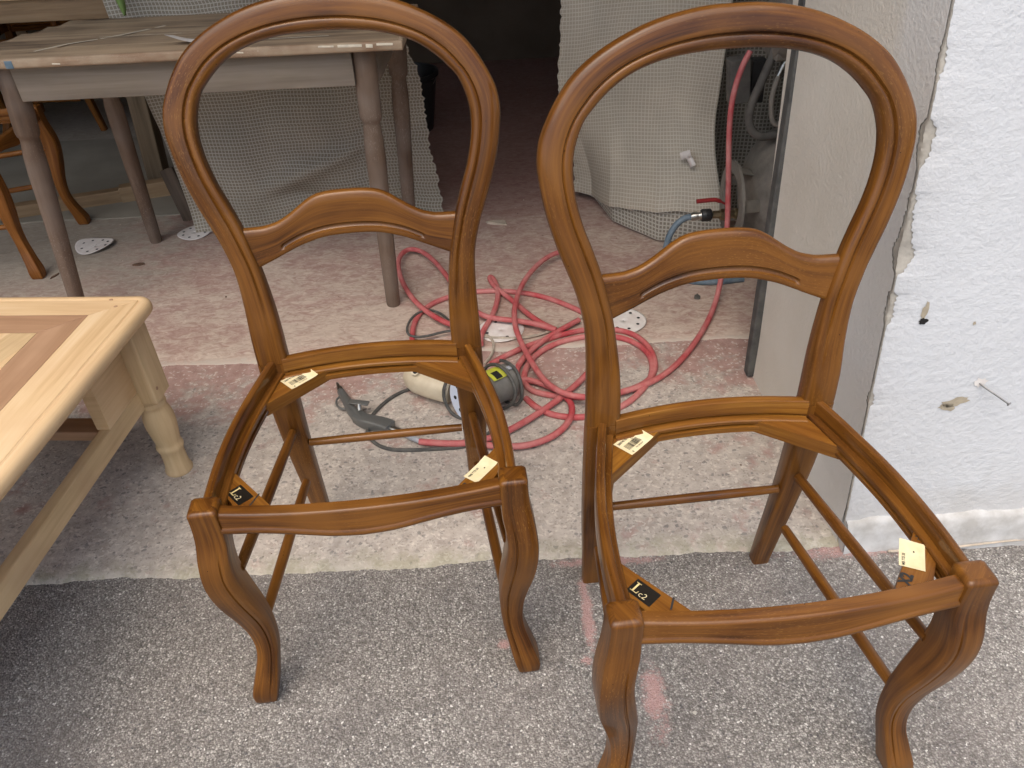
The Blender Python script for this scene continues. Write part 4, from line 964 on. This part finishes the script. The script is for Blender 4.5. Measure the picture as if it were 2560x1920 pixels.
HOSE_H = [(0.648,2.06,0.643),(0.631,2.055,0.614),(0.617,2.045,0.567),(0.609,2.04,0.522),(0.61,2.03,0.457),(0.617,2.02,0.381),(0.624,2.01,0.303),(0.631,1.99,0.199),(0.632,1.97,0.109),(0.593,1.863,0.02),(0.555,1.788,0.02),(0.505,1.695,0.02),(0.456,1.622,0.016),(0.41,1.564,0.016),(0.367,1.524,0.016),(0.323,1.496,0.016),(0.262,1.463,0.026),(0.217,1.451,0.026)]
HOSE_I = [(0.194,1.56,0.02),(0.181,1.54,0.02),(0.147,1.496,0.02),(0.116,1.46,0.02),(0.074,1.419,0.02),(0.03,1.38,0.02),(-0.005,1.354,0.02),(-0.036,1.333,0.02),(-0.062,1.322,0.02),(-0.091,1.315,0.02),(-0.117,1.311,0.02),(-0.15,1.313,0.02),(-0.187,1.319,0.02),(-0.217,1.325,0.02)]
CABLE_BLACK = [(-0.217,1.546,0.011),(-0.227,1.546,0.011),(-0.251,1.541,0.011),(-0.279,1.528,0.011),(-0.301,1.506,0.011),(-0.318,1.484,0.011),(-0.334,1.455,0.011),(-0.343,1.429,0.011),(-0.348,1.401,0.011),(-0.343,1.369,0.011),(-0.331,1.347,0.011),(-0.31,1.324,0.011),(-0.282,1.31,0.011),(-0.247,1.307,0.011),(-0.202,1.308,0.011),(-0.158,1.308,0.011),(-0.116,1.308,0.011),(-0.092,1.316,0.011),(-0.07,1.335,0.011),(-0.056,1.358,0.011)]
CABLE_GREY = [(-0.143,1.792,0.026),(-0.169,1.827,0.026),(-0.191,1.872,0.026),(-0.218,1.892,0.026),(-0.249,1.892,0.026),(-0.272,1.86,0.026),(-0.284,1.819,0.026),(-0.284,1.777,0.026),(-0.274,1.754,0.026),(-0.252,1.748,0.026),(-0.22,1.749,0.026),(-0.196,1.765,0.026),(-0.17,1.776,0.026),(-0.147,1.77,0.026)]
CABLE_BEIGE = [(0.238,1.849,0.016),(0.186,1.816,0.016),(0.143,1.782,0.016),(0.104,1.758,0.016),(0.066,1.739,0.016),(0.029,1.732,0.016),(-0.02,1.74,0.016),(-0.073,1.749,0.016),(-0.093,1.758,0.016),(-0.088,1.771,0.016),(-0.069,1.765,0.016),(-0.051,1.75,0.016),(-0.042,1.722,0.016),(-0.042,1.694,0.012),(-0.052,1.657,0.012),(-0.069,1.63,0.012)]

mb = MB()
def relax(P, k=2):
    P = [V(p) for p in P]
    for _ in range(k): P = [P[0]]+[(P[i-1]+P[i]*4+P[i+1])/6 for i in range(1, len(P)-1)]+[P[-1]]
    return P
for P in (HOSE_A, HOSE_B, HOSE_D, HOSE_E, HOSE_F, HOSE_G, HOSE_H, HOSE_I): tube(mb, relax(P), .0078, 10, sub=6)
o = mb.build('red_air_hose', 'hose_red'); tag(o, 'tangled red air hose coiled on the garage floor', 'hose')
mb = MB(); tube(mb, relax(CABLE_GREY), .0036, 8, sub=6); o = mb.build('grey_cable', 'cable_black'); tag(o, 'small loop of dark grey cable on top of the red hose', 'cable')
mb = MB(); tube(mb, relax(CABLE_BEIGE), .0036, 8, sub=6); o = mb.build('beige_cable', 'cable_beige'); tag(o, 'thin beige cable running across the red hose coils', 'cable')

# ------------------------------------------------------------------ sander
sa = empty('orbital_sander', (-.105, 1.405, .006)); tag(sa, 'grey and yellow orbital sander lying on its side with its cord', 'sander')
ax = V((.72, .68, -.14)).normalized(); pc = V((0, 0, .0625))
ex = ax.cross(V((0, 0, 1))).normalized(); ez = ex.cross(ax)
mS = M((( ex.x, ez.x, ax.x, pc.x), (ex.y, ez.y, ax.y, pc.y), (ex.z, ez.z, ax.z, pc.z), (0, 0, 0, 1)))
def spart(mb, name, mat, parent=sa, ang=40): mb.xf(mS); return mb.build(name, mat, parent, ang)
mb = MB(); lathe(mb, [(0, .0), (0, .0605), (1, .0605), (1, 0)], (0, 0, -.0012), (0, 0, .0006), 40); disc = spart(mb, 'abrasive_disc', 'abrasive_blue')
for k in range(8):
    a = 2*math.pi*(k+.3)/8; mb = MB(); lathe(mb, [(0, 0), (0, .0048), (1, .0048)], (.042*math.cos(a), .042*math.sin(a), -.0019), (.042*math.cos(a), .042*math.sin(a), -.0011), 12); spart(mb, 'dust_hole', 'hole_dark', disc)
mb = MB(); lathe(mb, [(0, .0), (0, .0615), (.4, .063), (1, .056), (1, 0)], (0, 0, .0008), (0, 0, .014), 40); spart(mb, 'backing_pad', 'pad_black')
mb = MB(); lathe(mb, [(0, .063), (1, .063)], (0, 0, .003), (0, 0, .006), 40); spart(mb, 'pad_stripe', 'pad_red')
mb = MB(); lathe(mb, [(0, .050), (.08, .056), (.18, .055), (.26, .044), (.40, .040), (.62, .041), (.80, .045), (.92, .043), (.98, .034), (1, .015)], (0, 0, .016), (0, .004, .150), 36); body = spart(mb, 'body', 'sander_grey', ang=50)
# yellow badge wrapped on the body
mb = MB(); rr_ = []
for i in range(9):
    z = .060+.046*i/8; rr_.append([V(((.0455)*math.cos(R(a)), .002+(.0455)*math.sin(R(a)), z)) for a in range(58, 150, 8)])
mb.rings(rr_, closed=False); spart(mb, 'yellow_badge', 'sander_yellow', ang=60)
mb = MB(); rr_ = []
for i in range(5):
    z = .070+.020*i/4; rr_.append([V(((.0460)*math.cos(R(a)), .002+(.0460)*math.sin(R(a)), z)) for a in range(60, 96, 6)])
mb.rings(rr_, closed=False); spart(mb, 'black_badge', 'black_plastic', ang=60)
mb = MB(); bar(mb, (.010, .048, .118), (.010, .048, .138), .014, .005, .002); spart(mb, 'vent', 'clear_label')
# cord wound round the body and out over the floor
mb = MB()
loc_ = lambda P: [V(p)-V((-.105, 1.405, .006)) for p in P]
tube(mb, relax(loc_(CABLE_BLACK)), .0044, 8, sub=6)
P = []
for k in range(40):
    a = R(200+k*360/22); P.append(mS @ V(((.058+.004*math.sin(k*.7))*math.cos(a), .054*math.sin(a), .085+.0012*k)))
tube(mb, [p if p.z > .004 else V((p.x, p.y, .004)) for p in P], .0042, 8, sub=3)
tube(mb, [mS @ V(q) for q in [(-.066, .030, -.006), (-.070, 0, -.012), (-.064, -.030, -.012), (-.040, -.056, -.006), (0, -.0585, .010), (.02, -.056, .05)]], .0042, 8, sub=6)
mb.build('cord', 'cable_black', sa)
# dust box
mb = MB(); P = [V((-.138, 1.485, .048)), V((-.150, 1.492, .050)), V((-.190, 1.515, .049)), V((-.228, 1.538, .046)), V((-.252, 1.552, .043)), V((-.263, 1.558, .041))]
T = [.036, .044, .045, .040, .028, .010]
rr_ = []
for (p, t, s_, b), r_ in zip(frames(P), T): rr_.append([p+s_*(x*r_/.02)+b*(y*min(r_, .036)/.02) for x, y in rrect(.04, .036, .012, 4)])
mb.rings(rr_); mb.v = [tuple(V(q)-V((-.105, 1.405, .006))) for q in mb.v]; db = mb.build('dust_box', 'dust_box', sa, 60)
mb = MB(); c_ = V((-.232, 1.512, .078))-V((-.105, 1.405, .006)); lathe(mb, [(0, 0), (0, .009), (1, .010)], c_+V((0, -.010, .012)), c_+V((0, .004, -.006)), 16); mb.build('box_window', 'dust_box', db)
mb = MB(); c2_ = c_+V((.001, -.0108, .0128)); lathe(mb, [(0, 0), (0, .006), (1, .006)], c2_, c2_+V((0, .0015, -.0015)), 14); mb.build('box_opening', 'hole_dark', db)

# ------------------------------------------------------------------ blow gun
bgun = empty('blow_gun', (-.36, 1.43, .006)); bl = V((-.36, 1.43, .006)); tag(bgun, 'grey metal air blow gun lying on the concrete at the end of the red hose', 'blow gun')
def gpt(mb, name, mat, ang=40): mb.v = [tuple(V(q)-bl) for q in mb.v]; return mb.build(name, mat, bgun, ang)
mb = MB(); tube(mb, [(-.426, 1.530, .0200), (-.414, 1.506, .020), (-.398, 1.474, .020), (-.384, 1.446, .020), (-.368, 1.422, .020), (-.350, 1.408, .0195)], lambda t: .0095+.0045*min(1, t*1.6), 14, sub=5); gpt(mb, 'barrel', 'gun_grey', 50)
mb = MB(); lathe(mb, [(0, .003), (.05, .0038), (.6, .0055), (.62, .0078), (.9, .0078), (1, .007)], (-.441, 1.566, .020), (-.425, 1.529, .020), 16); gpt(mb, 'nozzle', 'steel')
mb = MB(); P = [V((-.372, 1.428, .020)), V((-.352, 1.410, .020)), V((-.330, 1.400, .020)), V((-.305, 1.388, .020)), V((-.288, 1.377, .019))]; sweep(mb, cr(P, 4), lambda t: rrect(.030+.006*t, .026+.004*t, .005), ease=.002); gpt(mb, 'handle', 'gun_grey')
mb = MB(); bar(mb, (-.392, 1.462, .0395), (-.345, 1.450, .0400), .016, .0035, .001, seg=2); gpt(mb, 'trigger', 'gun_grey')
mb = MB(); lathe(mb, [(0, .006), (1, .006)], (-.366, 1.436, .022), (-.368, 1.450, .040), 14); gpt(mb, 'valve_stem', 'steel')
mb = MB(); tube(mb, [(-.424, 1.512, .020), (-.432, 1.498, .018), (-.428, 1.478, .016), (-.412, 1.464, .016), (-.402, 1.466, .018)], .0026, 8, sub=5); gpt(mb, 'hanging_hook', 'gun_grey')
mb = MB(); lathe(mb, [(0, .0075), (.25, .0075), (.27, .0095), (.6, .0095), (.62, .0075), (1, .0072)], (-.289, 1.3775, .019), (-.248, 1.354, .018), 12); gpt(mb, 'hose_connector', 'steel')
mb = MB(); tube(mb, [(-.25, 1.355, .018), (-.233, 1.341, .018), (-.215, 1.328, .019)], .0066, 12, sub=4); gpt(mb, 'connector_sleeve', 'clear_label')

# ------------------------------------------------------------------ sanding discs
def sanding_disc(x, y, z, rz, tilt, label, curl=.0, r_=.0625, spots=False):
    o = empty('sanding_disc', (x, y, z), R(rz), R(tilt)); tag(o, label, 'sanding disc', 'sanding discs on the floor')
    mb = MB(); n = 36; rings = []
    for q in (0.001, .25, .5, .75, .92, 1.0):
        rings.append([V((r_*q*math.cos(2*math.pi*k/n), r_*q*math.sin(2*math.pi*k/n), .002+curl*(q*math.cos(2*math.pi*k/n+.6))**2+.0015*q*q*math.sin(3*2*math.pi*k/n))) for k in range(n)])
    mb.rings(rings, cap=False); ob = mb.build('paper', 'abrasive_white', o, 180); ob.modifiers.new('t', 'SOLIDIFY').thickness = .0012
    for k in range(8):
        a = 2*math.pi*(k+.25)/8; q = .68; hx, hy = r_*q*math.cos(a), r_*q*math.sin(a); hz = .002+curl*(q*math.cos(a+.6))**2+.0015*q*q*math.sin(3*a)+.0022
        mb = MB(); flat_poly(mb, [(hx+.0046*math.cos(t*.63), hy+.0046*math.sin(t*.63)) for t in range(10)], hz); mb.build('dust_hole', 'hole_dark', o)
sanding_disc(-1.405, 2.435, FZ+.001, 20, 0, 'curled white sanding disc with holes near the weathered table legs', .014, .062)
sanding_disc(-1.085, 2.505, FZ+.001, 70, 0, 'dusty sanding disc half tucked under the tarpaulin edge', .002, .058)
sanding_disc(-.022, 1.785, FZ+.001, 10, 0, 'pale sanding disc lying under the red hose and beige cable', .002, .062)
sanding_disc(.318, 1.800, FZ+.001, 45, 0, 'white sanding disc on the floor right of the hose coil', .004, .062)
# ------------------------------------------------------------------ chips and litter
def chip(x, y, z, L, Wd, rz, mat, label, nm='wood_chip', t=.003):
    mb = MB(); n = 9; r2 = random.Random(int(x*1000+y*77)); lo, hi = [], []
    for k in range(n):
        a = 2*math.pi*k/n; q = r2.uniform(.6, 1.1); px_, py_ = L/2*q*math.cos(a), Wd/2*q*math.sin(a)
        lo.append(V((px_, py_, 0))); hi.append(V((px_*.9, py_*.9, t+r2.uniform(-.3, .6)*t)))
    mb.rings([lo, hi]); o = mb.build(nm, mat); o.location = (x, y, z); o.rotation_euler = (0, 0, R(rz)); tag(o, label, nm.replace('_', ' '), 'litter on the floor' if nm == 'wood_chip' else None); return o
chip(-1.203, 2.287, FZ, .055, .022, 15, 'chip_brown', 'brown curled wood chip on the floor in front of the sanding disc')
chip(-1.455, 2.235, FZ, .05, .010, 70, 'chip_brown', 'narrow brown wood sliver beside the chair foot at the left')
chip(-.022, 2.465, FZ, .09, .035, -10, 'chip_pale', 'pale torn scrap on the floor behind the left chair', 'paper_scrap', .006)
chip(.545, 1.905, FZ, .020, .016, 0, 'dusty_black', 'small dark pebble on the floor beneath the compressor hose', 'pebble', .010)
chip(.352, 1.560, .006, .014, .010, 30, 'chip_pale', 'tiny pale crumb in the loop of the red hose', 'wood_chip', .004)
chip(.60, 1.30, .006, .010, .006, 30, 'chip_pale', 'tiny pale crumb near the foot of the reveal', 'wood_chip', .004)
mb = MB(); tube(mb, [(.70, .958, .006), (.78, .954, .010), (.86, .957, .014), (.95, .965, .012), (1.05, .968, .010)], lambda t: .0026-.001*t, 6, sub=4); o = mb.build('dry_twig', 'chip_pale'); tag(o, 'thin dry twig lying along the foot of the white wall', 'twig')

# ------------------------------------------------------------------ loose grit and sawdust
gr = random.Random(31)
def grit(name, mat, n, label, cat, box, smin, smax, zf):
    mb = MB()
    for _ in range(n):
        x, y = gr.uniform(box[0], box[1]), gr.uniform(box[2], box[3]); sz = gr.uniform(smin, smax)*(1 if gr.random() > .06 else 1.8); a = gr.uniform(0, 6.3); el = gr.uniform(.35, 1)
        z = zf(y); k = 5; lo = [V((x+sz*math.cos(a+2*math.pi*q/k)*gr.uniform(.6, 1.1), y+sz*el*math.sin(a+2*math.pi*q/k)*gr.uniform(.6, 1.1), z)) for q in range(k)]
        c = sum(lo, V())/k; hi = [c+(p-c)*.55+V((0, 0, sz*gr.uniform(.4, .9))) for p in lo]
        mb.rings([lo, hi])
    o = mb.build(name, mat, ang=20); o['kind'] = 'stuff'; o['label'] = label; o['category'] = cat
fz_ = lambda y: .010 if y > 1.70 else (.006 if y > .995 else .0)
grit('sawdust_crumbs', 'chip_pale', 420, 'pale sawdust crumbs scattered over the floor', 'sawdust', (-1.7, .58, 1.0, 2.7), .0008, .0024, fz_)
grit('dark_grit', 'chip_brown', 220, 'dark grit and shavings scattered over the floor', 'grit', (-1.7, .58, 1.0, 2.7), .0008, .0026, fz_)
grit('asphalt_grit', 'bare_cement', 240, 'loose pale grit lying on the asphalt', 'grit', (-1.0, 1.1, .45, .97), .0010, .0026, fz_)
